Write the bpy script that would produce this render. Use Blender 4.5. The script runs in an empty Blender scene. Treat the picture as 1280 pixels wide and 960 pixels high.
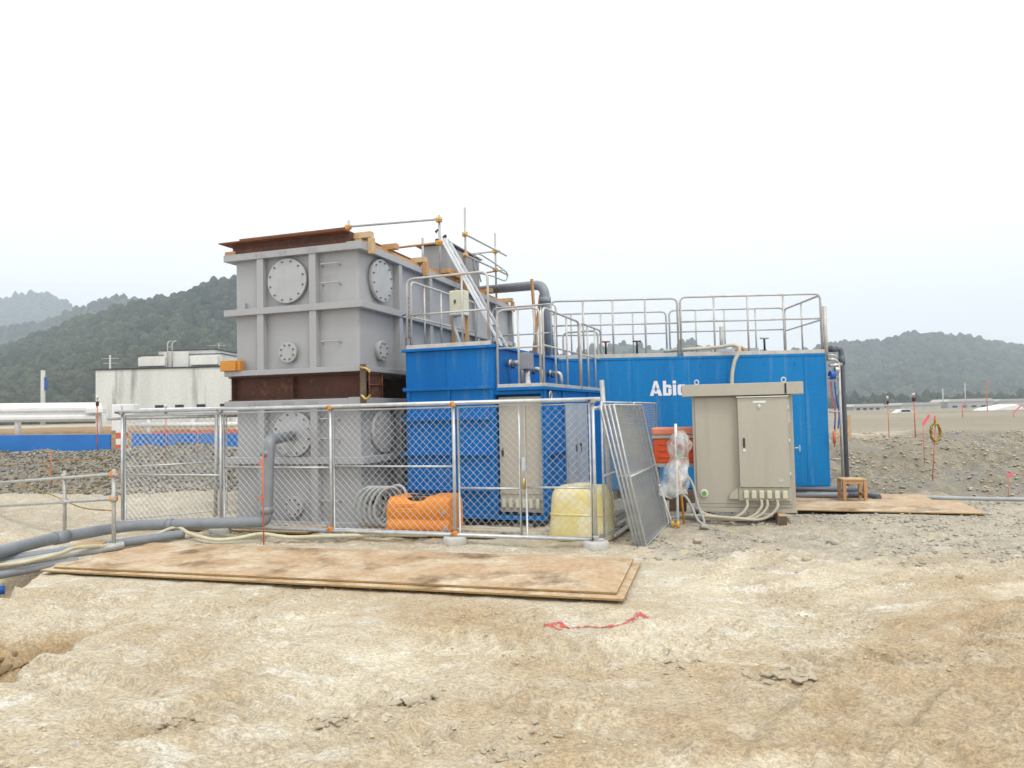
import bpy, bmesh, math, random
import numpy as np
from mathutils import Vector, Matrix

R = math.radians
random.seed(7)
HAZE = .00048
rng = np.random.default_rng(11)
sc = bpy.context.scene
col = sc.collection

# ------------------------------------------------------------------ camera, sky, sun, exposure
cd = bpy.data.cameras.new('camera'); cam = bpy.data.objects.new('camera', cd); col.objects.link(cam)
cd.sensor_width = 36; cd.lens = 25.0; cd.clip_start = .05; cd.clip_end = 9000
cam.matrix_world = (Matrix.Translation((0, 0, 1.7)) @ Matrix.Rotation(math.pi/2 + math.atan(35/889), 4, 'X')
                    @ Matrix.Rotation(-.022, 4, 'Z'))
sc.camera = cam
SUN_EL, SUN_AZ = 58, 150          # azimuth clockwise from +Y
w = bpy.data.worlds.new('World'); sc.world = w; w.use_nodes = True
nt = w.node_tree; nt.nodes.clear()
sky = nt.nodes.new('ShaderNodeTexSky'); sky.sky_type = 'NISHITA'; sky.sun_disc = False
sky.sun_elevation = R(SUN_EL); sky.sun_rotation = R(SUN_AZ); sky.dust_density = 6; sky.air_density = 1.2
tc = nt.nodes.new('ShaderNodeTexCoord'); sx = nt.nodes.new('ShaderNodeSeparateXYZ')
nt.links.new(tc.outputs['Generated'], sx.inputs[0])
rp = nt.nodes.new('ShaderNodeValToRGB')           # overcast deck: dimmer at the horizon, brighter overhead
rp.color_ramp.elements[0].position = 0; rp.color_ramp.elements[0].color = (11.5/14, 11.55/14, 11.7/14, 1)
rp.color_ramp.elements[1].position = 1; rp.color_ramp.elements[1].color = (1, 1, 1, 1)
e = rp.color_ramp.elements.new(.25); e.color = (13.0/14, 13.05/14, 13.1/14, 1)
nt.links.new(sx.outputs['Z'], rp.inputs[0])
ml = nt.nodes.new('ShaderNodeVectorMath'); ml.operation = 'SCALE'; ml.inputs['Scale'].default_value = 14
nt.links.new(rp.outputs[0], ml.inputs[0])
mx = nt.nodes.new('ShaderNodeMix'); mx.data_type = 'RGBA'; mx.inputs[0].default_value = .94
nt.links.new(sky.outputs[0], mx.inputs[6]); nt.links.new(ml.outputs[0], mx.inputs[7])
bg = nt.nodes.new('ShaderNodeBackground'); bg.inputs[1].default_value = .1
wo = nt.nodes.new('ShaderNodeOutputWorld')
nt.links.new(mx.outputs[2], bg.inputs[0]); nt.links.new(bg.outputs[0], wo.inputs[0])
sd = bpy.data.lights.new('sun', 'SUN'); sd.energy = 1.5; sd.angle = R(14); sd.color = (1, .97, .92)
so = bpy.data.objects.new('sun', sd); col.objects.link(so)
_d = Vector((math.sin(R(SUN_AZ))*math.cos(R(SUN_EL)), math.cos(R(SUN_AZ))*math.cos(R(SUN_EL)), math.sin(R(SUN_EL))))
so.rotation_euler = _d.to_track_quat('Z', 'Y').to_euler()
sc.view_settings.view_transform = 'Standard'; sc.view_settings.look = 'None'
sc.view_settings.exposure = 0.10; sc.view_settings.gamma = 1
sc.view_settings.use_curve_mapping = False
sc.render.engine = 'CYCLES'
sc.cycles.use_denoising = True
sc.cycles.max_bounces = 6; sc.cycles.diffuse_bounces = 3; sc.cycles.glossy_bounces = 3
sc.cycles.transparent_max_bounces = 12; sc.cycles.volume_bounces = 1
sc.cycles.caustics_reflective = False; sc.cycles.caustics_refractive = False

# ------------------------------------------------------------------ materials
def mat(name, c1, c2=None, rough=.6, metal=0, scale=3, lo=.38, hi=.68, streak=1, bump=0, bscale=60, spec=.5, fine=.06,
        c3=None, c3lo=.6, c3hi=.72, c3scale=6, c3streak=1, alpha=None, c4=None, c4lo=.6, c4hi=.7, c4scale=2, c4st=3):
    m = bpy.data.materials.new(name); m.use_nodes = True
    t = m.node_tree; N = t.nodes; L = t.links
    b = N['Principled BSDF']; b.inputs['Roughness'].default_value = rough; b.inputs['Metallic'].default_value = metal
    b.inputs['Specular IOR Level'].default_value = spec
    c2 = c2 or tuple(x*.82 for x in c1)
    tcn = N.new('ShaderNodeTexCoord')
    def noise(s, st, det=5):
        mp = N.new('ShaderNodeMapping'); mp.inputs['Scale'].default_value = (1, 1, 1/st)
        L.new(tcn.outputs['Object'], mp.inputs[0])
        n = N.new('ShaderNodeTexNoise'); n.inputs['Scale'].default_value = s; n.inputs['Detail'].default_value = det
        n.inputs['Roughness'].default_value = .6
        L.new(mp.outputs[0], n.inputs[0]); return n.outputs[0]
    def ramp(v, a, z):
        r = N.new('ShaderNodeMapRange'); r.inputs[1].default_value = a; r.inputs[2].default_value = z
        L.new(v, r.inputs[0]); return r.outputs[0]
    def mixc(f, a, bcol, mode='MIX'):
        x = N.new('ShaderNodeMix'); x.data_type = 'RGBA'; x.blend_type = mode
        for sock, v in ((0, f), (6, a), (7, bcol)):
            if hasattr(v, 'node'): L.new(v, x.inputs[sock])
            elif sock == 0: x.inputs[0].default_value = v
            else: x.inputs[sock].default_value = (*v, 1)
        return x.outputs[2]
    c = mixc(ramp(noise(scale, streak), lo, hi), c1, c2)
    if c3: c = mixc(ramp(noise(c3scale, c3streak), c3lo, c3hi), c, c3)
    if c4: c = mixc(ramp(noise(c4scale, c4st, 7), c4lo, c4hi), c, c4)
    if fine:
        f = noise(scale*14, 1, 3)
        r = N.new('ShaderNodeMapRange'); r.inputs[1].default_value = .3; r.inputs[2].default_value = .7
        r.inputs[3].default_value = 1-fine*1.6; r.inputs[4].default_value = 1+fine
        L.new(f, r.inputs[0])
        hs = N.new('ShaderNodeHueSaturation'); L.new(r.outputs[0], hs.inputs['Value']); L.new(c, hs.inputs['Color']); c = hs.outputs[0]
    L.new(c, b.inputs['Base Color'])
    rr = N.new('ShaderNodeMapRange'); rr.inputs[3].default_value = max(.03, rough-.1); rr.inputs[4].default_value = min(1, rough+.12)
    L.new(noise(scale*2.3, 1), rr.inputs[0]); L.new(rr.outputs[0], b.inputs['Roughness'])
    if bump:
        bp = N.new('ShaderNodeBump'); bp.inputs['Strength'].default_value = bump; bp.inputs['Distance'].default_value = .01
        L.new(noise(bscale, 1, 4), bp.inputs['Height']); L.new(bp.outputs[0], b.inputs['Normal'])
    if alpha is not None: b.inputs['Alpha'].default_value = alpha
    return m

MT = {}
MT['grey'] = mat('grey_paint', (.352,.356,.362), (.326,.33,.336), .5, scale=1.2, c3=(.315,.31,.31), c3lo=.6, c3hi=.9, c3scale=3, c3streak=14, fine=.015, c4=(.26,.225,.19), c4lo=.66, c4hi=.80, c4scale=5, c4st=12)
MT['greylid'] = mat('grey_lid', (.40,.408,.415), (.36,.365,.37), .5, scale=5, fine=.03)
MT['blue'] = mat('blue_paint', (.006,.150,.455), (.004,.122,.39), .5, scale=1.5, streak=5, c3=(.012,.16,.42), c3lo=.62, c3hi=.8, c3scale=4, c3streak=4, fine=.05, spec=.12, bump=.15, bscale=7, c4=(.06,.19,.40), c4lo=.55, c4hi=.75, c4scale=6, c4st=9)
MT['ablue'] = mat('tank_blue_paint', (.008,.195,.49), (.006,.16,.43), .5, scale=1.2, streak=4, c3=(.03,.23,.46), c3lo=.6, c3hi=.85, c3scale=5, c3streak=12, fine=.05, bump=.2, bscale=9, spec=.15, c4=(.09,.25,.46), c4lo=.56, c4hi=.76, c4scale=7, c4st=14)
MT['beige'] = mat('beige_enamel', (.45,.42,.345), (.415,.385,.315), .45, scale=1.3, streak=3, fine=.02, c3=(.37,.335,.265), c3lo=.6, c3hi=.85, c3scale=5, c3streak=12)
MT['cream'] = mat('cream_enamel', (.62,.61,.47), (.55,.53,.40), .45, scale=3, fine=.03)
MT['galv'] = mat('galvanised_steel', (.60,.62,.63), (.46,.48,.49), .42, .55, scale=8, fine=.08)
MT['galvdull'] = mat('dull_galvanised_steel', (.50,.50,.48), (.38,.37,.34), .55, .4, scale=6, c3=(.30,.22,.14), c3lo=.68, c3hi=.8, c3scale=9, fine=.08)
MT['rail'] = mat('galvanised_railing', (.55,.54,.50), (.43,.41,.37), .5, .35, scale=6, c3=(.33,.24,.15), c3lo=.66, c3hi=.78, c3scale=7, fine=.06)
MT['alu'] = mat('aluminium', (.74,.75,.76), (.62,.63,.64), .35, .7, scale=6, fine=.05)
MT['rust'] = mat('rusty_steel', (.095,.034,.018), (.06,.024,.014), .8, scale=3, c3=(.19,.075,.03), c3lo=.55, c3hi=.75, fine=.15, bump=.4)
MT['rustlight'] = mat('rust_coated_sheet', (.22,.075,.028), (.15,.05,.02), .75, scale=4, c3=(.36,.15,.05), c3lo=.62, c3hi=.75, fine=.12, bump=.3)
MT['wood'] = mat('new_lumber', (.52,.30,.13), (.42,.22,.085), .7, scale=4, streak=.15, c3=(.60,.40,.20), fine=.1, bump=.2)
MT['woodpale'] = mat('pale_lumber', (.58,.43,.24), (.46,.31,.16), .75, scale=5, fine=.1, bump=.2)
MT['orangewood'] = mat('orange_timber', (.60,.26,.035), (.50,.20,.03), .7, scale=5, fine=.08)
MT['darkwood'] = mat('old_timber', (.16,.11,.07), (.10,.07,.045), .85, scale=6, fine=.15, bump=.4)
MT['ply'] = mat('muddy_board', (.52,.37,.225), (.43,.285,.16), .8, scale=1.4, c3=(.60,.50,.35), c3lo=.46, c3hi=.64, c3scale=1.5, fine=.14, bump=.3, lo=.3, hi=.7, c4=(.20,.125,.06), c4lo=.535, c4hi=.66, c4scale=1.3)
MT['plyedge'] = mat('board_edge', (.38,.25,.09), (.26,.16,.06), .8, scale=6, fine=.15)
MT['pvc'] = mat('grey_plastic_pipe', (.235,.255,.28), (.19,.205,.225), .42, scale=3, c3=(.33,.32,.30), c3lo=.62, c3hi=.8, fine=.04)
MT['pvcdark'] = mat('dark_plastic_pipe', (.105,.125,.16), (.085,.10,.13), .4, scale=3, fine=.05)
MT['hose'] = mat('cream_hose', (.60,.57,.40), (.50,.46,.31), .5, scale=4, fine=.08)
MT['hosegrey'] = mat('grey_ribbed_hose', (.42,.44,.44), (.33,.35,.35), .5, scale=5, fine=.06)
MT['conduit'] = mat('beige_conduit', (.56,.52,.41), (.46,.42,.32), .55, scale=5, fine=.06)
MT['concrete'] = mat('concrete', (.55,.54,.50), (.45,.44,.40), .85, scale=6, fine=.1, bump=.4)
MT['white'] = mat('white_paint', (.80,.80,.78), (.70,.70,.67), .45, scale=2, fine=.03)
MT['black'] = mat('black_rubber', (.018,.018,.02), (.03,.03,.03), .6, scale=6)
MT['dark'] = mat('dark_steel', (.05,.05,.055), (.075,.07,.065), .6, .3, scale=6)
MT['orange'] = mat('orange_plastic', (.85,.30,.025), (.75,.24,.02), .42, scale=2, fine=.04, c3=(.70,.36,.12), c3lo=.62, c3hi=.8, c3scale=5)
MT['redorange'] = mat('red_orange_plastic', (.80,.10,.018), (.68,.085,.015), .45, scale=3, fine=.04)
MT['salmon'] = mat('faded_orange_plastic', (.80,.27,.15), (.72,.22,.12), .5, scale=4, fine=.04)
MT['yellow'] = mat('yellow_translucent_plastic', (.80,.69,.28), (.74,.60,.15), .42, scale=3, fine=.05, c3=(.84,.79,.55), c3lo=.46, c3hi=.66, c3scale=3.2)
MT['paleyellow'] = mat('scuffed_plastic', (.82,.78,.60), (.76,.68,.38), .6, scale=6, fine=.06)
MT['clampy'] = mat('yellow_clamp', (.80,.42,.03), (.62,.28,.03), .5, .2, scale=9, fine=.1)
MT['clampo'] = mat('orange_clamp', (.75,.26,.07), (.55,.40,.12), .5, .4, scale=12, fine=.1)
MT['redstake'] = mat('red_stake', (.66,.15,.06), (.56,.12,.05), .55, scale=6)
MT['pink'] = mat('pink_tape', (.85,.12,.20), (.78,.10,.17), .6, scale=6)
MT['rope'] = mat('yellow_black_rope', (.55,.33,.03), (.06,.05,.03), .8, scale=45, lo=.48, hi=.52)
MT['tin'] = mat('stainless_pipe', (.60,.58,.54), (.48,.45,.41), .35, .7, scale=6, fine=.06)
MT['brass'] = mat('brass', (.55,.40,.14), (.40,.27,.10), .4, .8, scale=6)
MT['bluecap'] = mat('blue_valve', (.01,.10,.42), (.01,.08,.35), .4, scale=4)
MT['redvalve'] = mat('red_handle', (.40,.05,.03), (.30,.04,.03), .5, scale=5)
MT['greenpl'] = mat('green_plastic', (.16,.42,.08), (.12,.33,.06), .5, scale=5)
MT['bldg'] = mat('weathered_concrete', (.66,.67,.64), (.55,.56,.53), .9, scale=.5, streak=7, c3=(.16,.16,.15), c3lo=.55, c3hi=.78, c3scale=1.3, c3streak=10, fine=.06)
MT['bldg2'] = mat('clean_concrete', (.68,.69,.66), (.58,.59,.56), .9, scale=.6, streak=5, c3=(.30,.30,.28), c3lo=.64, c3hi=.85, c3scale=1.2, c3streak=8, fine=.06)
MT['bark'] = mat('bark', (.10,.075,.05), (.06,.045,.03), .9, scale=6)
MT['bluesheet'] = mat('blue_board', (.012,.17,.52), (.012,.14,.45), .5, scale=1.5, fine=.05, c3=(.10,.28,.55), c3lo=.68, c3hi=.8)
MT['hopper'] = mat('bare_grey_sheet', (.31,.315,.32), (.26,.265,.27), .5, .1, scale=2, fine=.04)
MT['boltgrey'] = mat('grey_bolt', (.15,.15,.155), (.10,.10,.10), .5, .4, scale=20)
MT['silver'] = mat('silver_door', (.47,.50,.53), (.41,.44,.47), .4, .2, scale=2, fine=.03)

# ------------------------------------------------------------------ mesh builder
class MB:
    def __init__(s): s.v = []; s.f = []; s.sm = []
    def add(s, vs, fs, smooth=False, M=None):
        o = len(s.v)
        s.v += [tuple(M @ Vector(p)) if M is not None else tuple(p) for p in vs]
        s.f += [tuple(i+o for i in f) for f in fs]
        s.sm += (smooth if isinstance(smooth, list) else [smooth]*len(fs)); return s
    def box(s, x0, x1, y0, y1, z0, z1, M=None):
        return s.add([(x0,y0,z0),(x1,y0,z0),(x1,y1,z0),(x0,y1,z0),(x0,y0,z1),(x1,y0,z1),(x1,y1,z1),(x0,y1,z1)],
                     [(0,3,2,1),(4,5,6,7),(0,1,5,4),(1,2,6,5),(2,3,7,6),(3,0,4,7)], False, M)
    def bar(s, p0, p1, a, b, up=(0,0,1)):        # rectangular bar a (side) x b (up)
        p0, p1 = Vector(p0), Vector(p1); d = (p1-p0).normalized(); u = Vector(up)
        x = d.cross(u)
        if x.length < 1e-4: x = d.cross(Vector((0,1,0)))
        x.normalize(); u = x.cross(d); vs = []
        for p in (p0, p1):
            for i, j in ((-1,-1),(1,-1),(1,1),(-1,1)): vs.append(p + x*(i*a/2) + u*(j*b/2))
        return s.add(vs, [(3,2,1,0),(4,5,6,7),(0,1,5,4),(1,2,6,5),(2,3,7,6),(3,0,4,7)])
    def cyl(s, p0, p1, r, n=12, r2=None, caps=True):
        p0, p1 = Vector(p0), Vector(p1); r2 = r if r2 is None else r2
        q = (p1-p0).to_track_quat('Z', 'Y'); vs = []; fs = []; sm = []
        for p, rr in ((p0, r), (p1, r2)):
            for k in range(n):
                a = 2*math.pi*k/n; vs.append(p + q @ Vector((rr*math.cos(a), rr*math.sin(a), 0)))
        for k in range(n): fs.append((k, (k+1) % n, n+(k+1) % n, n+k)); sm.append(n > 5)
        if caps: fs += [tuple(range(n-1, -1, -1)), tuple(range(n, 2*n))]; sm += [False]*2
        return s.add(vs, fs, sm)
    def tube(s, pts, r, n=8, closed=False, hollow=False):
        pts = [Vector(p) for p in pts]; m = len(pts); vs = []; fs = []; sm = []
        prev = None
        for i, p in enumerate(pts):
            if closed: d = pts[(i+1) % m]-pts[i-1]
            else: d = pts[min(i+1, m-1)]-pts[max(i-1, 0)]
            d.normalize()
            if prev is None:
                x = d.orthogonal().normalized()
            else:
                x = prev - d*prev.dot(d)
                x = x.normalized() if x.length > 1e-6 else d.orthogonal().normalized()
            prev = x; y = d.cross(x)
            rr = r[i] if isinstance(r, (list, tuple)) else r
            for k in range(n):
                a = 2*math.pi*k/n; vs.append(p + x*(rr*math.cos(a)) + y*(rr*math.sin(a)))
        for i in range(m if closed else m-1):
            j = (i+1) % m
            for k in range(n): fs.append((i*n+k, i*n+(k+1) % n, j*n+(k+1) % n, j*n+k)); sm.append(n > 4)
        if not closed and not hollow: fs += [tuple(range(n-1, -1, -1)), tuple(range((m-1)*n, m*n))]; sm += [False]*2
        return s.add(vs, fs, sm)
    def lathe(s, prof, n=20, M=None):             # profile of (r, z) about z
        vs = []; fs = []
        for r, z in prof:
            for k in range(n):
                a = 2*math.pi*k/n; vs.append((r*math.cos(a), r*math.sin(a), z))
        for i in range(len(prof)-1):
            for k in range(n): fs.append((i*n+k, i*n+(k+1) % n, (i+1)*n+(k+1) % n, (i+1)*n+k))
        sm = [True]*len(fs)
        fs += [tuple(range(n-1, -1, -1)), tuple(range((len(prof)-1)*n, len(prof)*n))]; sm += [False]*2
        return s.add(vs, fs, sm, M)
    def prism(s, poly, y0, y1, M=None):           # polygon in x,z extruded along y
        n = len(poly); vs = [(x, y0, z) for x, z in poly] + [(x, y1, z) for x, z in poly]
        fs = [tuple(range(n)), tuple(range(2*n-1, n-1, -1))] + [((k+1) % n, k, n+k, n+(k+1) % n) for k in range(n)]
        return s.add(vs, fs, False, M)
    def build(s, name, m, parent=None, bevel=0, seg=2):
        me = bpy.data.meshes.new(name); me.from_pydata(s.v, [], s.f)
        me.polygons.foreach_set('use_smooth', s.sm); me.update()
        o = bpy.data.objects.new(name, me); col.objects.link(o)
        me.materials.append(MT[m] if isinstance(m, str) else m)
        if parent: o.parent = parent
        if bevel:
            b = o.modifiers.new('bevel', 'BEVEL'); b.width = bevel; b.segments = seg; b.limit_method = 'ANGLE'; b.angle_limit = R(40)
        return o
def fillet(pts, rad, seg=5):
    pts = [Vector(p) for p in pts]; out = [pts[0]]
    for i in range(1, len(pts)-1):
        a, b, c = pts[i-1], pts[i], pts[i+1]; d1 = a-b; d2 = c-b
        t = min(rad, d1.length*.49, d2.length*.49); p = b+d1.normalized()*t; q = b+d2.normalized()*t
        for k in range(seg+1):
            u = k/seg; out.append(p*(1-u)**2 + b*(2*u*(1-u)) + q*u*u)
    return out + [pts[-1]]
def smooth_path(pts, n=6):                        # Catmull-Rom
    P = [Vector(p) for p in pts]; P = [P[0]*2-P[1]] + P + [P[-1]*2-P[-2]]; out = []
    for i in range(1, len(P)-2):
        for k in range(n):
            t = k/n; a, b, c, d = P[i-1:i+3]
            out.append(.5*((2*b)+(c-a)*t+(2*a-5*b+4*c-d)*t*t+(3*b-a-3*c+d)*t**3))
    return out + [P[-2]]
def tag(o, label, cat, group=None, kind=None):
    if label: o['label'] = label
    if cat: o['category'] = cat
    if group: o['group'] = group
    if kind: o['kind'] = kind
    return o
def thing(name, label, cat, loc=(0,0,0), rz=0, group=None):
    o = bpy.data.objects.new(name, None); col.objects.link(o); o.empty_display_size = .2
    o.location = loc; o.rotation_euler = (0, 0, R(rz)); return tag(o, label, cat, group)
def share(o, name, parent, loc, rot=None):        # another object on the same mesh
    c = bpy.data.objects.new(name, o.data); col.objects.link(c); c.parent = parent; c.location = loc
    for md in o.modifiers:
        b = c.modifiers.new(md.name, md.type); b.width = md.width; b.segments = md.segments; b.limit_method = 'ANGLE'; b.angle_limit = md.angle_limit
    if rot: c.rotation_euler = rot
    return c

# ------------------------------------------------------------------ noise
def _hash(ix, iy, seed):
    h = (ix.astype(np.int64)*374761393 + iy.astype(np.int64)*668265263 + seed*1442695) & 0x7fffffff
    h = ((h ^ (h >> 13))*1274126177) & 0x7fffffff
    return ((h ^ (h >> 16)) & 0xffff)/65535.0
def vnoise(x, y, seed=0):
    ix = np.floor(x); iy = np.floor(y); fx = x-ix; fy = y-iy
    fx = fx*fx*fx*(fx*(fx*6-15)+10); fy = fy*fy*fy*(fy*(fy*6-15)+10)
    a = _hash(ix, iy, seed); b = _hash(ix+1, iy, seed); c = _hash(ix, iy+1, seed); d = _hash(ix+1, iy+1, seed)
    return (a*(1-fx)+b*fx)*(1-fy)+(c*(1-fx)+d*fx)*fy - .5
def fbm(x, y, sc_, octv=4, seed=0, gain=.5):
    t = 0; a = 1
    for k in range(octv):
        c, s_ = math.cos(.6*k+.3), math.sin(.6*k+.3)
        t = t + a*vnoise((x*c-y*s_)*sc_+13.7*k, (x*s_+y*c)*sc_-7.1*k, seed+k*17); a *= gain; sc_ *= 2.03
    return t
def ss(a, b, x):
    t = np.clip((x-a)/(b-a), 0, 1); return t*t*(3-2*t)

# ------------------------------------------------------------------ terrain
def terrain(x, y):
    x = np.asarray(x, float); y = np.asarray(y, float)
    wob = fbm(x, y, .35, 3, 5)*1.2
    yl = y + wob*.5
    hl = .36*ss(11.2, 14.4, yl) + .66*ss(14.3, 16.2, yl) + .02*ss(16.3, 16.55, y)
    tanw = 1 - ss(-8.2, -7.2, x)
    hl = hl + (.36*ss(16.8, 17.2, y))*np.maximum(tanw, .1) + .1*ss(17.2, 19, y)
    hl = hl - .9*ss(60, 200, y)
    yr = y + wob*.9
    hr = -.14*ss(10.6, 13.2, y) + .90*ss(13.9, 20.5, yr) + .09*ss(20.5, 21.4, yr) + .05*ss(26, 34, y) - 1.1*ss(45, 160, y)
    wx = ss(-4, 6, x)
    h = hl*(1-wx) + hr*wx
    # trench under the pipes on the left, and the dug pit nearer the camera
    tx = fbm(x, y, 1.2, 2, 9)*.35
    d = (y-7.35) - (-(x+5.0))*.0 - tx
    tr = ss(.02, -.20, x + 5.0 + .27*(y-6.9) + tx*.5) * ss(6.2, 6.6, y) * (1-ss(8.5, 9.2, y))
    h = h - .60*tr
    px_ = fbm(x, y, 2.6, 4, 21)*.22
    pit = ss(-3.36, -3.50, x + .10*np.sin(y*9) + px_) * ss(4.75, 4.95, y + (x+3.6)*.10 + px_*.5) * (1-ss(5.75, 6.1, y+px_))
    h = h - .15*pit
    return h, tr, pit
def bankmask(x, y):
    wob = fbm(x, y, .35, 3, 5)*1.2
    l = ss(13.6, 14.6, y+wob*.5)*(1-ss(16.35, 16.6, y))*(1-ss(-3, 1, x))
    r = ss(13.7, 14.6, y+wob*.9)*(1-ss(20.6, 21.6, y+wob*.9))*ss(4, 7, x)
    return l, r
TRK = ((1.2, -1.2, 4.55, .24, 50), (1.2, -1.2, 6.25, .24, 51), (-6.5, 14.5, 11.4, .26, 52), (-6.5, 14.5, 9.65, .26, 53), (9.5, -3.5, 10.6, .25, 54), (9.5, -3.5, 12.35, .25, 55),
       (3.0, 18.0, 13.2, .28, 56), (3.0, 18.0, 11.45, .28, 57), (-9.0, -6.0, 12.2, .22, 58), (-9.0, -6.0, 13.7, .22, 59))     # wheel arcs: centre, radius, half width
def tracks(x, y):
    m = np.zeros_like(x); lip = np.zeros_like(x); cl = np.zeros_like(x)
    for (x0, y0, rad, wid, sd_) in TRK:
        dx, dy = x-x0, y-y0; rr = np.sqrt(dx*dx+dy*dy); u = np.arctan2(dy, dx)*rad
        v = rr-rad + fbm(u, u*0, .35, 2, sd_)*.35
        k = ss(wid, wid*.8, np.abs(v))*ss(-.20, .15, fbm(u, v, .7, 3, sd_+9))
        m = np.maximum(m, k); lip = np.maximum(lip, np.exp(-((np.abs(v)-wid*1.1)/.055)**2)*ss(-.2, .2, fbm(u, v, 1.1, 2, sd_+5)))
        cl = cl + k*np.clip(np.sin(u*38+np.abs(v)*20)*2.5, -1, 1)*ss(-.12, .2, fbm(u, v, 1.6, 2, sd_+3))
    far_ = 1-ss(7.5, 9.5, y)
    return m*far_, lip*far_, np.clip(cl, -1, 1)*far_
def ground_h(x, y):
    h, tr, pit = terrain(x, y)
    l, r = bankmask(x, y)
    near = 1 - ss(9, 30, y)
    det = fbm(x, y, .55, 3, 1)*.05 + fbm(x, y, 2.6, 4, 2)*.022*(.4+near)
    rid = np.abs(fbm(x*.8+y*.35, y*.9-x*.5, 3.2, 4, 31))
    det = det + (.06-rid)*.07*ss(-.05, .25, fbm(x, y, .9, 3, 40))
    crust = ss(-.06, .16, fbm(x, y, 1.4, 3, 45))
    rid2 = np.abs(fbm(x*1.0+y*.3, y*1.3-x*.2, 7.0, 3, 33))
    det = det + ((.10-rid2)*.06*crust + fbm(x, y, 14, 3, 3)*(.010+.020*crust) + fbm(x, y, 40, 2, 4)*(.006+.014*crust))*near
    m, lip, cl = tracks(x, y)
    det = det*(1-.8*m) + .07*(-m*.6 + lip*.5 + cl*.36)
    flat = 1 - .75*ss(.2, 0, np.maximum(np.abs(x+2.1)-3.9, np.abs(y-8.1+ (x+2.1)*.28)-1.1))
    flat = flat*(1 - .7*ss(.3, 0, np.maximum(np.abs(x-5.7)-1.7, np.abs(y-11.9)-1.6)))
    rough = np.clip(l+r, 0, 1)
    det = det*flat*(1+rough*1.4) + rough*(fbm(x, y, 1.1, 4, 61)*.26) + tr*fbm(x, y, 5, 3, 62)*.07 + pit*(fbm(x, y, 7, 3, 63)*.14)
    return h + det
def gh(x, y): return float(ground_h(np.array([float(x)]), np.array([float(y)]))[0])

ys = np.concatenate([np.linspace(-25, 1.3, 14)[:-1], np.geomspace(1.3, 26, 620)[:-1], np.geomspace(26, 2400, 60)])
NC = 560
sp = np.linspace(-1, 1, NC); sp = np.sign(sp)*np.abs(sp)**1.12
Wd = np.minimum(np.maximum(7.5, 1.05*ys+3.2), 2400)
Wd = np.where(ys > 200, np.minimum(2400, Wd*1.3), Wd)
GX = (sp[None, :]*Wd[:, None]); GY = np.repeat(ys[:, None], NC, 1)
GZ = ground_h(GX.ravel(), GY.ravel())
co = np.stack([GX.ravel(), GY.ravel(), GZ], 1)
nr = len(ys)
idx = np.arange(nr*NC).reshape(nr, NC)
quads = np.stack([idx[:-1, :-1], idx[:-1, 1:], idx[1:, 1:], idx[1:, :-1]], -1).reshape(-1, 4)
gm = bpy.data.meshes.new('ground')
gm.vertices.add(len(co)); gm.vertices.foreach_set('co', co.ravel())
gm.loops.add(quads.size); gm.loops.foreach_set('vertex_index', quads.ravel())
gm.polygons.add(len(quads)); gm.polygons.foreach_set('loop_start', np.arange(0, quads.size, 4)); gm.polygons.foreach_set('loop_total', np.full(len(quads), 4))
gm.polygons.foreach_set('use_smooth', np.ones(len(quads), bool)); gm.update(); gm.validate()
_, TR, PIT = terrain(co[:, 0], co[:, 1]); BL, BR = bankmask(co[:, 0], co[:, 1])
X_, Y_ = co[:, 0], co[:, 1]
n1 = fbm(X_, Y_, .8, 4, 71); n2 = fbm(X_, Y_, .45, 4, 72); n3 = fbm(X_, Y_, 2.2, 3, 73)
gravel = ss(7.6, 8.5, Y_+n1*2.0+(X_-3)*-.10)*ss(.9, 1.8, X_+n1)*(1-ss(13.2, 14.2, Y_))*.9
gravel = np.maximum(gravel, .45*ss(10.6, 12, Y_)*(1-ss(-5.5, -3.5, X_)))
brown = .95*ss(.04, .46, n2+.38*ss(.3, 2.2, X_-.25*(Y_-3))*(1-ss(5.4, 6.3, Y_)))*(1-ss(6.5, 8, Y_)) 
TM, TL, TC = tracks(X_, Y_)
brown = np.maximum(brown, .62*TM*ss(-.25, .2, fbm(X_, Y_, .5, 3, 90)))
brown = np.maximum(brown, .8*PIT); brown = np.maximum(brown, TR)
brown = np.maximum(brown, .75*ss(16.5, 16.8, Y_)*(1-ss(17.6, 19, Y_))*(1-ss(-7.6, -6.8, X_)))
bank = np.clip(BL + BR, 0, 1)
far = np.maximum(ss(30, 60, Y_), .9*ss(20, 22, Y_+fbm(X_, Y_, .5, 3, 95)*2)*ss(4, 7, X_))
ca = gm.color_attributes.new('zone', 'FLOAT_COLOR', 'POINT')
ca.data.foreach_set('color', np.stack([gravel, brown, bank, far], 1).astype(np.float32).ravel())
ca2 = gm.color_attributes.new('side', 'FLOAT_COLOR', 'POINT')
ca2.data.foreach_set('color', np.stack([TM*ss(-.1, .25, fbm(X_, Y_, .5, 3, 91)), ss(16.5, 16.8, Y_)*(1-ss(24, 28, Y_))*(1-ss(-7.6, -6.8, X_)), PIT, TR], 1).astype(np.float32).ravel())
ground = bpy.data.objects.new('ground', gm); col.objects.link(ground); ground['kind'] = 'structure'

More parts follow.
